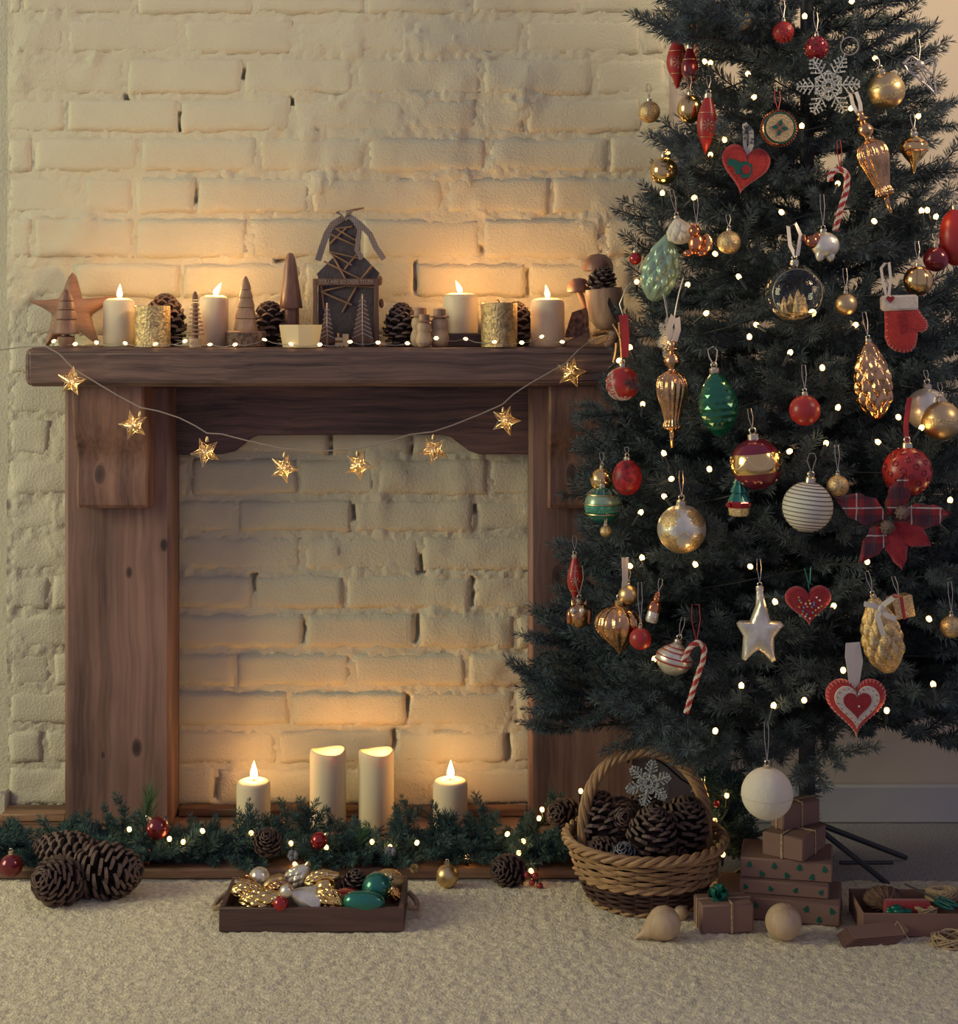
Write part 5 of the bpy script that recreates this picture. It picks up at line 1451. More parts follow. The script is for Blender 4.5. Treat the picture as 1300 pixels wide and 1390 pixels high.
def seq(t, u):
    mb = MB(u)
    for k in range(70):
        a = k * GA; la = math.asin(1 - 2 * (k + .5) / 70); mb.ball(on_ball(16, a, la, .98), 1.9, 6, 4)
    part('sequins', mb, m_redd, t)
ball_orn('bauble', 'small red sequinned bauble above the silver snowflake', 1108, 65, 16, m_red, 34, extra=seq)
ball_orn('bauble', 'gold bauble with dark meridian lines above the red mitten', 1246, 381, 20, m_gold, 34, extra=lambda t, u: part('lines', [mb := MB(u), [mb.tube([on_ball(20, l, la) for la in [-1.4 + 2.8 * i / 14 for i in range(15)]], .5, 4) for l in (-1.1, -.35, .35, 1.1, 2.2, 3.1, 4)]][0], m_redd, t))
# red ball with lace
def lace(t, u):
    mb = MB(u); rd = random.Random(2); r = 23
    for k in range(46):
        lon = rd.uniform(-2.1, -.55); la = rd.uniform(-1.1, .8)
        if lon > -.75 - .5 * la * .6: continue
        c = on_ball(r, lon, la, 1.0); q = rd.uniform(.05, .12)
        mb.tube([on_ball(r, lon + q * math.cos(a), la + q * math.sin(a)) for a in [i * PI / 4 for i in range(8)]], .42, 4, closed=True)
    for k in range(16):
        la = -1.25 + 1.9 * k / 16; l0 = -.62 - .25 * la
        mb.tube([on_ball(r, l0 - .14, la - .05), on_ball(r, l0, la), on_ball(r, l0 - .14, la + .07)], .5, 4)
    for k in range(40):
        lon = rd.uniform(-.6, .6); la = rd.uniform(-1.3, -.85); q = .1
        mb.tube([on_ball(r, lon, la), on_ball(r, lon + .2, la + .08)], .45, 4)
    part('white_lace', mb, m_feltw, t)
t, u = ball_orn('bauble', 'matte red bauble with white lace pattern and red ribbon by the mantel end', 845, 521, 23, m_redm, 8, extra=lace)
part('ribbon', MB(u).ribbon([(3, 0, 36), (4, -1, 60), (2, 0, 82), (1, 2, 94)], lambda q: 9 + 4 * q, .6), m_ribred, t)
part('hook', MB(u).tube([(1, 2, 92), (-4, 3, 108), (4, 4, 128), (12, 6, 138)], .7, 5), m_silverwire, t)
# red bauble with gold diamonds
def diam(t, u):
    mb = MB(u); r = 20
    for l0 in (-1.4, 0, 1.4, 2.8, 4.2):
        mb.tube([on_ball(r, l0 - .7, .08), on_ball(r, l0 - .35, .30), on_ball(r, l0, .42), on_ball(r, l0 + .35, .30), on_ball(r, l0 + .7, .08), on_ball(r, l0 + .35, -.13), on_ball(r, l0, -.22), on_ball(r, l0 - .35, -.13)], .5, 4, closed=True)
    part('gold_lines', mb, m_goldwire, t)
ball_orn('bauble', 'red bauble with gold diamond lines below the centre of the tree', 1092, 557, 21, m_redm, 40, extra=diam)
# plum and gold ball
def swag(t, u):
    mb = MB(u); r = 34
    for k in range(6):
        l0 = k * PI / 3
        mb.tube([on_ball(r, l0 - .52 + 1.04 * q, .34 - .42 * math.sin(q * PI)) for q in [i / 10 for i in range(11)]], .9, 5)
        mb.ball(on_ball(r, l0 + .52, .36), 2.3, 8, 6)
        mb.tube([on_ball(r, l0, .55), on_ball(r, l0 + .26, .85), on_ball(r, l0 + .52, .55)], .6, 4)
        mb.tube([on_ball(r, l0 - .5, -.35), on_ball(r, l0, -.7), on_ball(r, l0 + .5, -.35)], .6, 4); mb.ball(on_ball(r, l0, -.72), 2, 8, 6)
    part('gold_beading', mb, m_goldwire, t)
ball_orn('bauble', 'large plum and gold ball with beaded swags', 1026, 630, 35, [m_purplegold, m_gold], 40, mf=lambda i, j: 1 if 8 <= i <= 12 else 0, extra=swag, rot=(0, -6, 0), thr=m_goldwire)
# shells around the small red one
ball_orn('bauble', 'small shiny gold bauble above the green banded ball', 817, 651, 16, [m_gold, m_goldg], 20, mf=lambda i, j: 1 if (i + j) % 5 == 0 else 0)
ball_orn('bauble', 'red mesh oval bauble behind the needles left of centre', 851, 648, 21, m_redlace, 16, sc=(.95, .95, 1.15))
def tb(t, u):
    mb = MB(u); r = 26
    for la in (-.42, .1, .62): mb.tube(ring_on(r, la), .8, 5, closed=True)
    for k in range(12): mb.tube([on_ball(r, k * PI / 6, la) for la in (.62, .8, 1.0)], .7, 4)
    part('gold_bands', mb, m_goldm, t)
ball_orn('bauble', 'teal green ball with gold and glitter bands left of the tree', 818, 686, 25, [m_teal, m_tealband, m_mint], 16, mf=lambda i, j: 1 if 8 <= i <= 10 else (2 if 11 <= i <= 13 else 0), extra=tb)
# clear ball with gold flowers
FL = [(-.78, .55), (.78, .6), (-.8, -.5), (.75, -.55), (2.3, .3), (3.6, -.3), (0, -1.15)]
def flower_mf(i, j):
    la = -PI / 2 + PI * (i + .5) / 40; lon = 2 * PI * (j + .5) / 72 + PI / 2
    p = Vector(on_ball(1, lon, la, 1))
    for (l0, la0) in FL:
        c = Vector(on_ball(1, l0, la0, 1)); e = Vector(on_ball(1, l0, la0 + .01, 1)) - c
        d = (p - c).length; n_ = c.cross(e.normalized()); v = p - c
        a = math.atan2(v.dot(n_), v.dot(e.normalized()))
        if d < .36 + .12 * abs(math.cos(3 * a)): return 1
    return 0
t, u = orn('bauble', 'clear silver ball covered in gold glitter flowers', 925, 718, 'bauble')
part('globe', MB(u).ball((0, 0, 0), 33, 72, 40, mf=flower_mf), [m_silver, m_goldg], t, smooth=180)
cap(t, u, 32, 7); string(t, u, 44, 78, m_goldwire)
for s in (-1, 1): part('gold_line', MB(u).tube([on_ball(33, 0, .0), on_ball(33, s * .3, -.22), on_ball(33, s * .7, -.34)], .8, 5), m_goldwire, t)
# striped white ball
def wind(t, u):
    mb = MB(u); r = 34
    for k in range(15):
        la = -1.25 + 2.5 * k / 14; mb.tube(ring_on(r, la), .75, 4, closed=True)
    part('dark_lines', mb, m_line, t)
t, u = ball_orn('bauble', 'large white string-wound ball with thin dark lines', 1096, 688, 34, m_white, 8, extra=wind, rot=(0, 6, 0))
part('ribbon_loop', MB(u).ribbon([(0, 0, 40), (-2, 0, 52), (-7, 1, 62), (-5, 1, 72), (2, 1, 73), (5, 1, 66), (2, 0, 54), (1, 0, 41)], 6, .5, wdir=(.4, 1, 0)), m_silverwire, t)
# red lace ball
def rl(t, u):
    mb = MB(u); rd = random.Random(3); r = 33
    for k in range(60):
        a = k * GA; la = math.asin(1 - 2 * (k + .5) / 60); q = .12
        mb.tube([on_ball(r, a + q * math.cos(b) / max(.3, math.cos(la)), la + q * math.sin(b)) for b in [i * PI / 4 for i in range(8)]], .6, 4, closed=True)
    part('lace_pattern', mb, m_redd, t)
t, u = ball_orn('bauble', 'large red ball with dark lace pattern behind the plaid flower', 1231, 640, 33, m_redm, 10, extra=rl, k=.97)
part('ribbon', MB(u).ribbon([(0, 0, 40), (-2, 0, 60), (1, 2, 80), (4, 3, 100)], 7, .5), m_ribred, t)
ball_orn('bauble', 'large cream papery ball hanging low above the gifts', 1041, 1077, 35, m_whitep, 60, capr=5.5, extra=lambda t, u: part('seam', MB(u).tube(ring_on(35, -.08), .35, 4, closed=True), m_feltw, t))
# red thing at the right edge
ball_orn('bauble', 'big red bauble cut by the right border of the tree', 1296, 322, 26, m_redm, 20, sc=(.8, .8, 1.5))
ball_orn('bauble', 'dark red glass bauble tucked behind needles near the right border', 1270, 352, 17, m_redd, 18, k=.95)
# --- holly disc
t, u = orn('holly_disc', 'round tan disc bauble with four dark holly leaves', 1056, 175, 'bauble')
part('disc', MB(u).ball((0, 0, 0), 25, 32, 18, sc=(1, .55, 1)), m_cop2, t, smooth=180)
part('face', MB(u).lathe([(1e-4, -1.6), (14, -1), (18.5, 0), (19, .8), (19, 1.4)], 32, M=T(0, -11.6, 0) @ RX(-90) @ SC(1, 1, -1)), m_goldg, t)
part('ring', MB(u).tube([(20.5 * math.cos(a), -11, 20.5 * math.sin(a)) for a in [2 * PI * i / 36 for i in range(36)]], 1.3, 6, closed=True), m_feltg, t)
part('bead_edge', [mb := MB(u), [mb.ball((24.3 * math.cos(a), -5.5, 24.3 * math.sin(a)), 1.3, 6, 5) for a in [2 * PI * i / 40 for i in range(40)]]][0], m_cop2, t)
for k in range(4):
    a = k * 90 + 8
    part('leaf', MB(u).plate([(0, 2), (2.6, 4), (1.8, 5.5), (3, 7.5), (1.6, 9), (0, 12), (-1.6, 9), (-3, 7.5), (-1.8, 5.5), (-2.6, 4)], -15, -13.8, M=RY(a)), m_feltg, t)
string(t, u, 25, 52, m_ribred, 4, .7)

# --- felt hearts
def heart_out(w, h, n=44):
    o = []
    for i in range(n):
        a = 2 * PI * i / n
        o.append((16 * math.sin(a) ** 3, 13 * math.cos(a) - 5 * math.cos(2 * a) - 2 * math.cos(3 * a) - math.cos(4 * a)))
    return [(x / 16 * w / 2, (z + 2.5) / 14.5 * h / 2) for x, z in o]
def stitches(t, u, out, q, y, m, every=1, L=.5, inward=True, r=.5, nm='stitching'):
    mb = MB(u); n = len(out)
    for i in range(0, n, every):
        a, b = Vector((*out[i],)), Vector((*out[(i + 1) % n],))
        if inward: p1, p2 = a * q, a * 1.0
        else: p1, p2 = a.lerp(b, .2) * q, a.lerp(b, .75) * q
        mb.tube([(p1.x, -y, p1.y), (p2.x, -y * (.55 if inward else 1), p2.y)], r, 4)
    part(nm, mb, m, t)
t, u = orn('felt_heart', 'red felt heart with green train patch and button', 1010, 231, rot=(0, 10, 0))
ho = heart_out(66, 66); part('heart', MB(u).pillow(ho, 16), m_felt, t, smooth=60)
stitches(t, u, ho, .88, 6.2, m_feltd, 1, inward=False, r=.5)
part('train_patch', MB(u).plate([(-26, 3), (-24, 12), (-6, 8), (-4, 12), (8, 8), (10, 0), (7, -10), (-4, -12), (-5, -7), (-12, -8), (-15, 0)], -9.6, -7.6), m_feltg, t)
part('button', MB(u).lathe([(6, 0), (6.3, .8), (5, 1.4), (3.5, 1), (1e-4, 1)], 18, M=T(1, -9.6, 0) @ RX(90)), m_feltd, t)
string(t, u, 18, 62, m_ribw, 11, ribbon=7)
t, u = orn('felt_heart', 'small red felt heart with coloured beads on a green cord', 1097, 822, rot=(0, -2, 0))
ho = heart_out(63, 54); part('heart', MB(u).pillow(ho, 16), m_feltd, t, smooth=60)
stitches(t, u, ho, .90, 6, m_felt, 1, inward=False, r=.5)
rd = random.Random(9)
for k in range(26):
    x, zz = [(-14, 13), (-13, 9), (-11, 6), (0, 8), (1, 4), (10, 12), (6, 5), (14, 8), (-14, 0), (-8, -1), (-3, 0), (6, 2), (12, -2), (16, 0), (-9, -6), (-4, -10), (-13, -12), (-6, -13), (4, -8), (8, -12), (0, -16), (12, -12), (-10, -10), (3, -1), (8, -5), (-5, 4)][k]
    part('bead', MB(u).ball((x, -8.2, zz), 1.5, 8, 6), m_bead[rd.randrange(3)], t)
part('cord', MB(u).tube([(2, -1, 16), (1, 0, 32), (-3, 3, 50), (6, 4, 52), (3, 0, 30)], .9, 5), m_gfoil, t)
t, u = orn('felt_heart', 'large red and cream felt heart with blanket stitching near the bottom of the tree', 1161, 960)
ho = heart_out(82, 78, 56); part('heart', MB(u).pillow(ho, 18), m_felt, t, smooth=60)
stitches(t, u, ho, .91, 6.0, m_pink, 1)
h2 = [(x * .74, zz * .74 + 2) for x, zz in ho]; part('cream_layer', MB(u).plate(h2, -10.6, -7.5), m_feltw, t)
stitches(t, u, [(x * .66 / .9, (zz * .66 + 2) / .9) for x, zz in ho], .9, 10.9, m_feltd, 2, inward=False, r=.6, nm='dashed_stitching')
h3 = [(x * .46, zz * .46 + 4) for x, zz in ho]; part('inner_heart', MB(u).plate(h3, -11.8, -10.3), m_feltd, t)
part('bead', MB(u).ball((2, -12.2, 4), 1.4, 8, 6), m_bead[0], t)
part('ribbon', MB(u).ribbon([(-4, -1, 26), (-5, -2, 45), (-8, -1, 70), (-7, 1, 83), (1, 4, 84), (5, 3, 62), (0, 0, 28)], lambda q: 10 + 5 * math.sin(q * PI), .5, wdir=(1, .25, 0)), m_ribw, t)

# --- silver glitter snowflakes
def snowflake(label, px, py, R, Y=None, rot=None, arms=6, th=1.5, k=1.0):
    t, u = orn('snowflake', label, px, py, rot=rot, Y=Y, k=k)
    mb = MB(u)
    for a in range(arms):
        an = 2 * PI * a / arms; d = Vector((math.sin(an), 0, math.cos(an))); s_ = Vector((d.z, 0, -d.x))
        mb.tube([d * R * .08, d * R], th, 5)
        for q, l in ((.28, .22), (.46, .30), (.64, .26), (.80, .18), (.93, .10)):
            for s in (-1, 1):
                p = d * R * q; e = p + (d * .7 + s_ * s).normalized() * R * l
                mb.tube([p, e], th * .8, 4); mb.ball(tuple(e), th * 1.1, 6, 5)
                if l > .2:
                    for s2 in (-1, 1):
                        md = p.lerp(e, .6); mb.tube([md, md + (d * .9 + s_ * s2 * .9).normalized() * R * .09], th * .65, 4)
        an2 = an + PI / arms; d2 = Vector((math.sin(an2), 0, math.cos(an2)))
        mb.tube([d2 * R * .10, d2 * R * .5], th * .8, 4)
        for s in (-1, 1): mb.tube([d2 * R * .34, d2 * R * .42 + Vector((d2.z, 0, -d2.x)) * s * R * .13], th * .7, 4)
    mb.tube([(R * .2 * math.cos(a), 0, R * .2 * math.sin(a)) for a in [i * PI / 6 for i in range(12)]], th, 5, closed=True)
    part('flake', mb, m_silverg, t)
    return t, u
t, u = snowflake('large silver glitter snowflake in the upper part of the tree', 1124, 116, 42, rot=(6, 28, 0))
part('loop', MB(u).tube([(0, 0, 42), (-1, 1, 48)] + [(12 * math.sin(a), 4, 60 - 12 * math.cos(a)) for a in [i * PI / 9 for i in range(18)]] + [(1, 1, 48)], .8, 5), m_silverwire, t)
t, u = snowflake('silver glitter snowflake hanging low in front of the basket handle', 880, 1063, 31, Y=-.47, th=1.6, rot=(0, 12, 0))
part('thread', MB(u).tube([(0, 0, 31), (-6, 12, 50), (-12, 40, 74)], .45, 4).tube([(0, 0, 31), (6, 14, 50), (12, 40, 76)], .45, 4), m_silverwire, t)
t, u = snowflake('small silver glitter snowflake half hidden beside the ribbed gold finial', 904, 458, 27, th=1.4, rot=(0, 10, 60), k=.99)
string(t, u, 27, 60)

# --- ribbed gold finials
def ribbed(label, px, py, prof, rot=None, m=m_copper, n=16, amp=.06, ribz=None, name='ribbed_finial'):
    t, u = orn(name, label, px, py, 'bauble', rot=rot)
    fn = lambda th, i, r, zz: (r * (1 + amp * math.cos(n * th)) if ribz is None or ribz[0] < zz < ribz[1] else r, zz)
    part('glass', MB(u).lathe(prof, n * 6, fn=fn), m, t, smooth=70)
    return t, u
FIN = [(1e-4, -72), (2.5, -70), (3.2, -58), (4.2, -50), (4.5, -47), (11.5, -45), (13, -41), (11.5, -38), (10, -34), (11, -30), (16, -10), (20.5, 6), (21, 16), (18, 25), (11, 31), (5, 34), (4.5, 37), (10, 42), (11, 47), (9.5, 53), (5, 57), (4, 60), (9, 62), (9, 64), (4, 66), (5, 70), (3.5, 74)]
t, u = ribbed('long antique gold ribbed finial with cream ribbon left of the tree centre', 912, 537, FIN, ribz=(-46, 33))
part('ribbon', MB(u).ribbon([(-2, 0, 74), (-4, -2, 92), (2, 0, 108), (7, 2, 106), (8, 1, 90), (3, 0, 74)], 9, .5, wdir=(1, .3, 0)), m_ribw, t)
part('hook', MB(u).tube([(3, 0, 106), (6, 2, 122), (10, 4, 140), (16, 8, 160)], .8, 5), m_silverwire, t)
t, u = ribbed('long antique gold ribbed finial tilted near the upper right of the tree', 1188, 222, FIN, rot=(0, -17, 0), ribz=(-46, 33))
part('ribbon', MB(u).ribbon([(-2, 0, 70), (-6, 0, 84), (-4, 2, 102), (4, 2, 100), (4, 0, 84), (1, 0, 70)], 6, .5, wdir=(1, .3, 0)), m_ribw, t)
t, u = ribbed('ribbed gold onion-shaped bauble on a cream ribbon at the lower left', 841, 855, [(1e-4, -36), (3, -30), (10, -22), (24, -10), (32, 2), (33.5, 9), (31, 18), (24, 26), (14, 31), (6, 33), (5, 37)], n=14, amp=.05, name='onion_bauble')
cap(t, u, 34, 7, m_gold)
part('ribbon', MB(u).ribbon([(4, 0, 46), (6, 1, 70), (5, 3, 98), (10, 4, 98), (9, 1, 66), (6, 0, 46)], 5, .5, wdir=(1, .4, 0)), m_ribw, t)
t, u = ribbed('small gold and copper lantern bauble with pointed base near the right border', 1240, 208, [(1e-4, -28), (2, -26), (5, -14), (12, -6), (19, 4), (20, 9), (17, 15), (9, 20), (6, 23)], n=10, amp=.03, m=m_gold, name='lantern_bauble')
cap(t, u, 23, 5.5); string(t, u, 32, 54)
part('copper_bands', MB(u).tube([(18.6 * math.cos(a), 18.6 * math.sin(a), 3) for a in [2 * PI * i / 30 for i in range(30)]], .9, 5, closed=True).tube([(17.4 * math.cos(a), 17.4 * math.sin(a), 14.6) for a in [2 * PI * i / 30 for i in range(30)]], .9, 5, closed=True), m_cop2, t)
# white-red bell bauble
t, u = ribbed('cream and red striped bell-shaped bauble left of the lower candy cane', 915, 893, [(1e-4, -24), (10, -22), (20, -14), (25, -4), (24, 4), (17, 12), (9, 17), (6, 20)], n=12, amp=.0, m=m_silver, name='bell_bauble', rot=(0, 14, 0))
mb = MB(u)
for r, zz in ((24.6, 2), (25, -6), (19.5, 9.5), (13, 14.8)): mb.tube([(r * math.cos(a), r * math.sin(a), zz) for a in [2 * PI * i / 30 for i in range(30)]], 1.1, 5, closed=True)
part('red_bands', mb, m_redm, t); cap(t, u, 20, 6); string(t, u, 29, 55)

# --- candy canes
def cane(label, px, py, pts, r, k=1.0, rot=None):
    t, u = orn('candy_cane', label, px, py, rot=rot, k=k)
    # resample
    P_ = [Vector(p) for p in pts]; L = [0]
    for a, b in zip(P_[:-1], P_[1:]): L.append(L[-1] + (b - a).length)
    n = 60; Q = []
    for i in range(n):
        s = L[-1] * i / (n - 1); j = max(0, min(len(L) - 2, next((q for q in range(len(L)) if L[q] >= s - 1e-6), 1) - 1))
        Q.append(P_[j].lerp(P_[j + 1], (s - L[j]) / max(1e-6, L[j + 1] - L[j])))
    part('stick', MB(u).tube(Q, r, 12, mf=lambda i, j: 0 if ((j - i * .9) % 6) < 3.2 else 1), [m_redm, m_feltw], t, smooth=60)
    return t, u
hook = lambda cx, cz, R, n=10: [(cx + R * math.cos(a), 0, cz + R * math.sin(a)) for a in [PI - PI * i / n for i in range(n + 1)]]
t, u = cane('red and white candy cane hanging in the upper right of the tree', 1140, 272, [(-13, 0, 26)] + hook(-2, 30, 12) + [(8, 0, 12), (0, 0, -14), (-7, 0, -42)], 4.2)
string(t, u, 42, 82, m_ribred, 3, .6)
t, u = cane('red and white candy cane hanging above the basket', 945, 918, [(-18, 0, 20)] + [(-13, 0, 32), (-6, 0, 42), (2, 0, 46), (9, 0, 42), (11, 0, 34)] + [(9, 0, 22), (2, 0, 2), (-8, 0, -30), (-14, 0, -50)], 4.0)
string(t, u, 46, 96, m_ribred, 6, .6)
t, u = cane('small red and white candy cane behind the topmost red spindle', 940, 66, [(-6, 0, 20)] + hook(0, 24, 6) + [(5, 0, 6), (2, 0, -30)], 2.8, k=.98)

# --- glass cones on the tree
def cone_orn(label, px, py, L, R, m, rot=None, n=70, bump=.30, st=24, capm=True):
    t, u = orn('glass_cone', label, px, py, rot=rot)
    part('glass', glass_cone(MB(u), L, R, n=n, bump=bump), m, t, smooth=60)
    if capm: cap(t, u, L / 2 - 1, 4.5); string(t, u, L / 2 + 7, L / 2 + st)
    return t, u
cone_orn('large mint green glass pine cone at the left side of the tree', 897, 364, 94, 24, m_mint, rot=(0, 14, 0), n=46, bump=.42)
cone_orn('cream knitted-look glass cone behind the mint green one', 922, 314, 36, 17, m_whitep, rot=(0, -10, 0), st=40)
cone_orn('gold glass pine cone hanging below the red mitten', 1184, 517, 108, 25, m_copper, rot=(0, -6, 0), n=62, bump=.33, st=40)
t, u = cone_orn('gold glitter pine cone with cream bow near the lower right', 1196, 862, 106, 27, m_goldg, rot=(0, -12, 0), n=72, bump=.36, st=34)
mb = MB(u)
for s in (-1, 1):
    mb.ribbon([(0, -27, 42), (s * 8, -31, 48), (s * 20, -30, 53)], 7, .8, wdir=(0, .2, 1)); mb.ribbon([(0, -27, 42), (s * 6, -31, 32), (s * (18 if s > 0 else 3), -30, 24 if s > 0 else 6)], 7, .8, wdir=(1, 0, .4))
mb.ball((0, -29, 42), 4.5, 10, 8)
part('bow', mb, m_ribw, t)
# emerald faceted egg
t, u = orn('faceted_bauble', 'emerald green egg-shaped bauble with diamond facets', 974, 546, 'bauble', rot=(0, -6, 0))
V = []; Fc = []; ns, nr = 18, 18
for i in range(nr + 1):
    q = i / nr; r = 27 * math.sin(PI * (.04 + .93 * q) ** .92) ** .75; zz = -45 + 86 * q
    for j in range(ns):
        th = 2 * PI * (j + .5 * (i % 2)) / ns; rr_ = r * (1.04 if i % 2 == 0 else .99); V.append((rr_ * math.cos(th), rr_ * math.sin(th), zz))
for i in range(nr):
    for j in range(ns):
        k = (j + 1) % ns; a, b, c, d = i * ns + j, i * ns + k, (i + 1) * ns + j, (i + 1) * ns + k
        Fc += [(a, b, c), (b, d, c)] if i % 2 == 0 else [(a, d, c), (a, b, d)]
Fc += [tuple(range(ns))[::-1], tuple(nr * ns + j for j in range(ns))]
part('glass', MB(u).add(V, Fc), m_green, t, smooth=0)
cap(t, u, 40, 7); part('ribbon_loop', MB(u).ribbon([(0, 0, 50), (-5, 0, 62), (-6, 1, 72), (2, 2, 76), (7, 2, 70), (5, 1, 60), (1, 0, 50)], 5, .5, wdir=(.4, 1, 0)), m_ribw, t)

# --- clear globe with little gold trees
t, u = orn('glass_globe', 'clear glass globe with tiny gold trees inside', 1078, 399)
o = part('globe', MB(u).ball((0, 0, 0), 41, 40, 26), m_glass, t, smooth=180)
inn = MB(u).ball((0, 0, 0), 39.6, 40, 26); me = inn.mesh('inner', m_glass, smooth=180); me.flip_normals(); part('globe_inside', me, None, t)
part('rim', MB(u).tube([(33 * math.cos(a), -22, 33 * math.sin(a)) for a in [2 * PI * i / 40 for i in range(40)]], .8, 6, closed=True), m_silverwire, t)
for (x, y, h, w) in ((-14, 0, 22, 7), (4, -4, 32, 9), (13, 6, 26, 8), (-4, 8, 26, 7)):
    part('tiny_tree', MB(u).lathe([(w, 0), (w * .7, h * .33), (w * .8, h * .34), (w * .45, h * .66), (w * .55, h * .67), (1e-4, h)], 12, M=T(x, y, -25)), m_goldg, t)
part('snow_floor', MB(u).lathe([(1e-4, -36), (16, -34), (25, -28), (27, -25.5), (1e-4, -24.5)], 24), m_goldg, t)
cap(t, u, 40, 6); part('ribbon', MB(u).ribbon([(2, 0, 50), (-6, 0, 66), (-8, 2, 92), (2, 3, 96), (9, 2, 80), (4, 0, 52)], 6, .5, wdir=(1, .4, 0)), m_silverwire, t)

# --- figures
t, u = orn('copper_pig', 'copper and silver glass elephant-shaped ornament above the clear globe', 1117, 333)
part('body', MB(u).ball((3, 0, 0), 19, 24, 16, sc=(1, .8, .95)).ball((9, -3, -13), 8, 12, 10, sc=(.8, .8, 1.2)).ball((-5, -3, -13), 8, 12, 10, sc=(.8, .8, 1.2)), m_silver, t, smooth=80)
part('head', MB(u).ball((-16, -4, 5), 9.5, 18, 12).tube([(-22, -5, 4), (-27, -6, 8), (-27, -6, 14)], [4, 3, 2], 8), m_cop2, t)
part('ear', MB(u).ball((-10, -9, 10), 7, 14, 10, sc=(.8, .4, 1)), m_cop2, t)
cap(t, u, 17, 5); string(t, u, 26, 70)
t, u = orn('copper_squirrel', 'copper glass squirrel ornament beside the mint cone', 945, 327)
part('body', MB(u).ball((0, 0, -4), 13, 18, 12, sc=(.85, .8, 1.2)), m_cop2, t, smooth=80)
part('head', MB(u).ball((-3, -5, 13), 8.5, 16, 10).ball((-7, -3, 21), 2.6, 8, 6, sc=(.6, .6, 1.3)).ball((1, -3, 21), 2.6, 8, 6, sc=(.6, .6, 1.3)), m_cop2, t)
part('tail', MB(u).tube([(8, 3, -16), (16, 2, -10), (17, 2, 2), (13, 2, 10)], [5, 8, 7, 3], 12), m_copper, t)
for s in (-1, 1): part('foot', MB(u).ball((s * 9 - 2, -6, -17), 7, 12, 8, sc=(1.2, 1, .7)), m_cop2, t)
string(t, u, 24, 62)
t, u = orn('copper_owl', 'antique gold glass owl at the lower left of the tree', 786, 833)
part('body', MB(u).ball((0, 0, -2), 17, 22, 14, sc=(.9, .8, 1.05)), m_copper, t, smooth=80)
for s in (-1, 1):
    part('eye', MB(u).ball((s * 6 - 3, -12, 6), 4.6, 14, 10), m_silver, t); part('ear_tuft', MB(u).lathe([(3.5, 0), (1e-4, 8)], 10, M=T(s * 8, -3, 13) @ RY(s * 20)), m_copper, t)
    part('wing', MB(u).ball((s * 13, -3, -3), 9, 14, 10, sc=(.5, .8, 1.2)), m_cop2, t)
cap(t, u, 15, 5); string(t, u, 24, 64, dx=6)
t, u = orn('santa_figure', 'small copper and pale glass Father Christmas figure', 888, 826, rot=(0, 14, 0))
part('robe', MB(u).lathe([(7, -19), (8.5, -16), (8, -6), (6, 4), (4, 8), (1e-4, 9)], 16), m_silver, t)
part('coat', MB(u).lathe([(8.8, -4), (9, 2), (7, 8), (3, 11), (1e-4, 11.5)], 16, fn=lambda th, i, r, zz: (r * (1 + .06 * math.cos(5 * th)), zz)), m_cop2, t)
part('head', MB(u).ball((0, -2, 13), 5, 14, 10).lathe([(5, 15), (3.5, 20), (1e-4, 25)], 12), m_cop2, t)
string(t, u, 24, 40)
t, u = orn('tree_in_pot_ornament', 'little green tree standing in a red and gold glass pot', 1003, 680)
part('pot', MB(u).lathe([(12, -20), (13, -18), (15, -2), (14, 0), (1e-4, 0)], 8, mf=lambda i, j: 1 if i < 1 else 0), [m_red, m_goldg], t, smooth=20)
part('band', MB(u).lathe([(13.6, -19), (14.6, -10), (14.4, -9)], 8), m_goldg, t, smooth=20)
part('tree', MB(u).lathe([(14, 0), (8, 12), (11, 12), (6, 24), (8, 24), (1e-4, 40)], 16, fn=lambda th, i, r, zz: (r * (1 + .12 * math.cos(8 * th)), zz)), m_teal, t)
part('bow', MB(u).ball((-15, -5, -5), 4, 8, 6).ball((12, -8, -4), 3, 8, 6), m_red, t)
string(t, u, 40, 60)
# --- silver star
t, u = orn('silver_star', 'large aged silver glass star with a long neck', 1031, 852)
so2 = [(-31, 6), (-27, 9), (-13, 9), (-5, 30), (-1, 47), (4, 47), (8, 30), (14, 9), (29, 8), (32, 4), (27, -2), (19, -13), (19, -30), (21, -44), (16, -47), (4, -34), (-2, -30), (-9, -34), (-20, -44), (-24, -42), (-23, -28), (-22, -12), (-30, 2)]
part('star', MB(u).pillow(so2, 26, edge=.30), m_silver, t, smooth=25)
part('neck', MB(u).lathe([(7.5, 18), (5.4, 34), (4.6, 52)], 16), m_silver, t)
cap(t, u, 51, 5.2, m_silver); string(t, u, 60, 92, dx=3)
# --- mitten
t, u = orn('felt_mitten', 'red felt mitten with cream cuff and three buttons', 1223, 440)
mo = [(-23, 20), (-22, 0), (-22, -18), (-18, -29), (-9, -36), (3, -39), (13, -37), (19, -30), (21, -20), (22, -10), (28, -11), (34, -8), (36, -2), (34, 5), (28, 12), (22, 21)]
mo2 = []
for i in range(len(mo)):
    a, b = Vector(mo[i]), Vector(mo[(i + 1) % len(mo)]); mo2 += [tuple(a), tuple(a.lerp(b, .5))]
part('hand', MB(u).pillow(mo2, 15, edge=.3), m_felt, t, smooth=60)
stitches(t, u, mo2, .90, 5.2, m_pink, 1, r=.5)
part('cuff', MB(u).box((-2, 0, 29), (49, 17, 21), 3, M=RY(-2)), m_feltw, t)
part('cuff_heart', MB(u).plate([(x, zz) for x, zz in heart_out(11, 10, 20)], -9.6, -8.2, M=T(-17, 0, 33)), m_feltd, t)
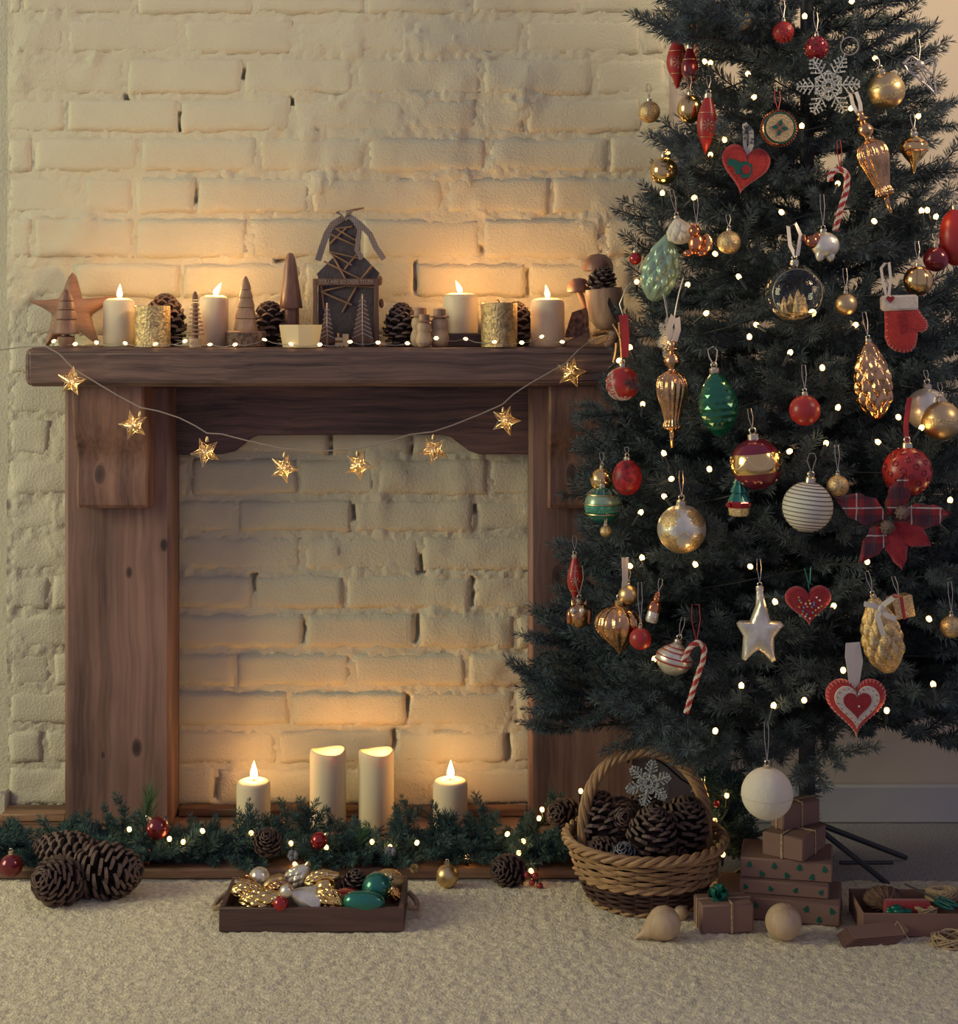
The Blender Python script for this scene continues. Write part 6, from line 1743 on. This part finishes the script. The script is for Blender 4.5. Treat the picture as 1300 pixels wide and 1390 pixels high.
for k in range(3): part('button', MB(u).lathe([(4.4 - k * .3 if k != 1 else 5.6, 0), (4.4 if k != 1 else 5.6, 1), (2.6, 1.5), (1e-4, 1)], 16, M=T(1 + k, -8.0, 13 - k * 10) @ RX(90)), m_feltd, t)
part('ribbon_loop', MB(u).ribbon([(-20, 0, 38), (-25, 0, 58), (-27, 1, 76), (-22, 2, 82), (-16, 2, 84), (-14, 1, 62), (-17, 0, 38)], 4.5, .5, wdir=(1, .4, 0)), m_ribw, t)
# --- poinsettia
t, u = orn('plaid_flower', 'red plaid fabric poinsettia with two little pine cones at its centre', 1207, 706, 'flower', dy=-.03)
def petal(L, W, ang, tilt, m, ph):
    n, w = 10, 6; V = []; Fc = []
    for side in (0, 1):
        for i in range(n + 1):
            q = i / n; ww = W * math.sin(PI * min(1, q * 1.02 + .03)) ** .7 * (1 - .25 * q) * (1 + .10 * math.sin(q * 19 + ph))
            for j in range(w + 1):
                e = j / w * 2 - 1
                V.append((e * ww, -4 - 7 * math.sin(q * PI * .8) + 5 * e * e * (1 - q) + 1.6 * math.sin(q * 11 + e * 5) + side * 1.2, 6 + L * q))
    for side in (0, 1):
        b = side * (n + 1) * (w + 1)
        for i in range(n):
            for j in range(w):
                a = b + i * (w + 1) + j; Fc.append((a, a + 1, a + w + 2, a + w + 1))
    B = (n + 1) * (w + 1)
    rim = [i * (w + 1) for i in range(n + 1)] + [n * (w + 1) + j for j in range(1, w + 1)] + [i * (w + 1) + w for i in range(n - 1, -1, -1)] + [j for j in range(w - 1, 0, -1)]
    for a, b in zip(rim, rim[1:] + rim[:1]): Fc.append((a, b, B + b, B + a))
    return MB(u).add(V, Fc, 0, RY(ang) @ RX(tilt))
for L, W, ang, m in ((80, 22, -67, m_plaid), (78, 20, 82, m_plaid), (64, 17, 16, m_plaid), (66, 17, -142, m_plaid), (62, 17, 168, m_feltd), (58, 18, 122, m_feltd)):
    part('petal', petal(L, W, ang, 4, m, ang), m, t, smooth=60)
for (x, zz) in ((-5, -8), (15, 12)):
    mb = MB(u); glass_cone(mb, 24, 9.5, n=40, bump=.30, M=T(x, -12, zz) @ RX(70) @ RY(20)); part('centre_cone', mb, [m_conetip], t)
# --- silver wire bow at the upper right
t, u = orn('wire_bow', 'silver wire mesh bow at the upper right of the tree', 1247, 92)
mb = MB(u)
fr = [(-22, 6), (-10, 16), (2, 6), (24, 14), (20, -10), (24, -38), (4, -18), (-14, -6)]
for a, b in zip(fr, fr[1:] + fr[:1]): mb.tube([(a[0], 0, a[1]), ((a[0] + b[0]) / 2, -1, (a[1] + b[1]) / 2 + 1), (b[0], 0, b[1])], 1.2, 5)
rd = random.Random(4)
for k in range(80):
    a, b = rd.choice(fr), rd.choice(fr); q = rd.uniform(.2, .8)
    mb.tube([(a[0] * .95, rd.uniform(-2, 2), a[1] * .95), (a[0] * (1 - q) + b[0] * q * .9, rd.uniform(-3, 1), a[1] * (1 - q) + b[1] * q * .9)], .7, 4)
mb.ball((0, -3, 4), 6, 12, 8, sc=(1.2, .7, 1))
part('mesh_bow', mb, m_silverwire, t); string(t, u, 8, 40)
# --- gold parcel
t, u = orn('gold_parcel', 'tiny gold glitter parcel with red ribbon beside the bowed cone', 1222, 823, rot=(0, -10, 12), dy=.01)
part('box', MB(u).box((0, 0, 0), (30, 22, 30), 1.5), m_goldg, t)
part('ribbon', MB(u).box((-2, 0, 0), (5, 23, 31), .5), m_ribred, t)
string(t, u, 15, 40)
# --- bead chain near the mantel end
t, u = orn('bead_chain', 'thin gold bead chain hanging at the left edge above the lace bauble', 838, 465)
mb = MB(u)
for k in range(26):
    q = k / 25; mb.ball((-6 + 10 * math.sin(q * PI) * (1 if q < .5 else .4), 0, 24 - 50 * q), 1.5, 6, 5); mb.ball((2 + 4 * q, 2, 26 - 54 * q), 1.4, 6, 5)
part('beads', mb, m_goldwire, t)
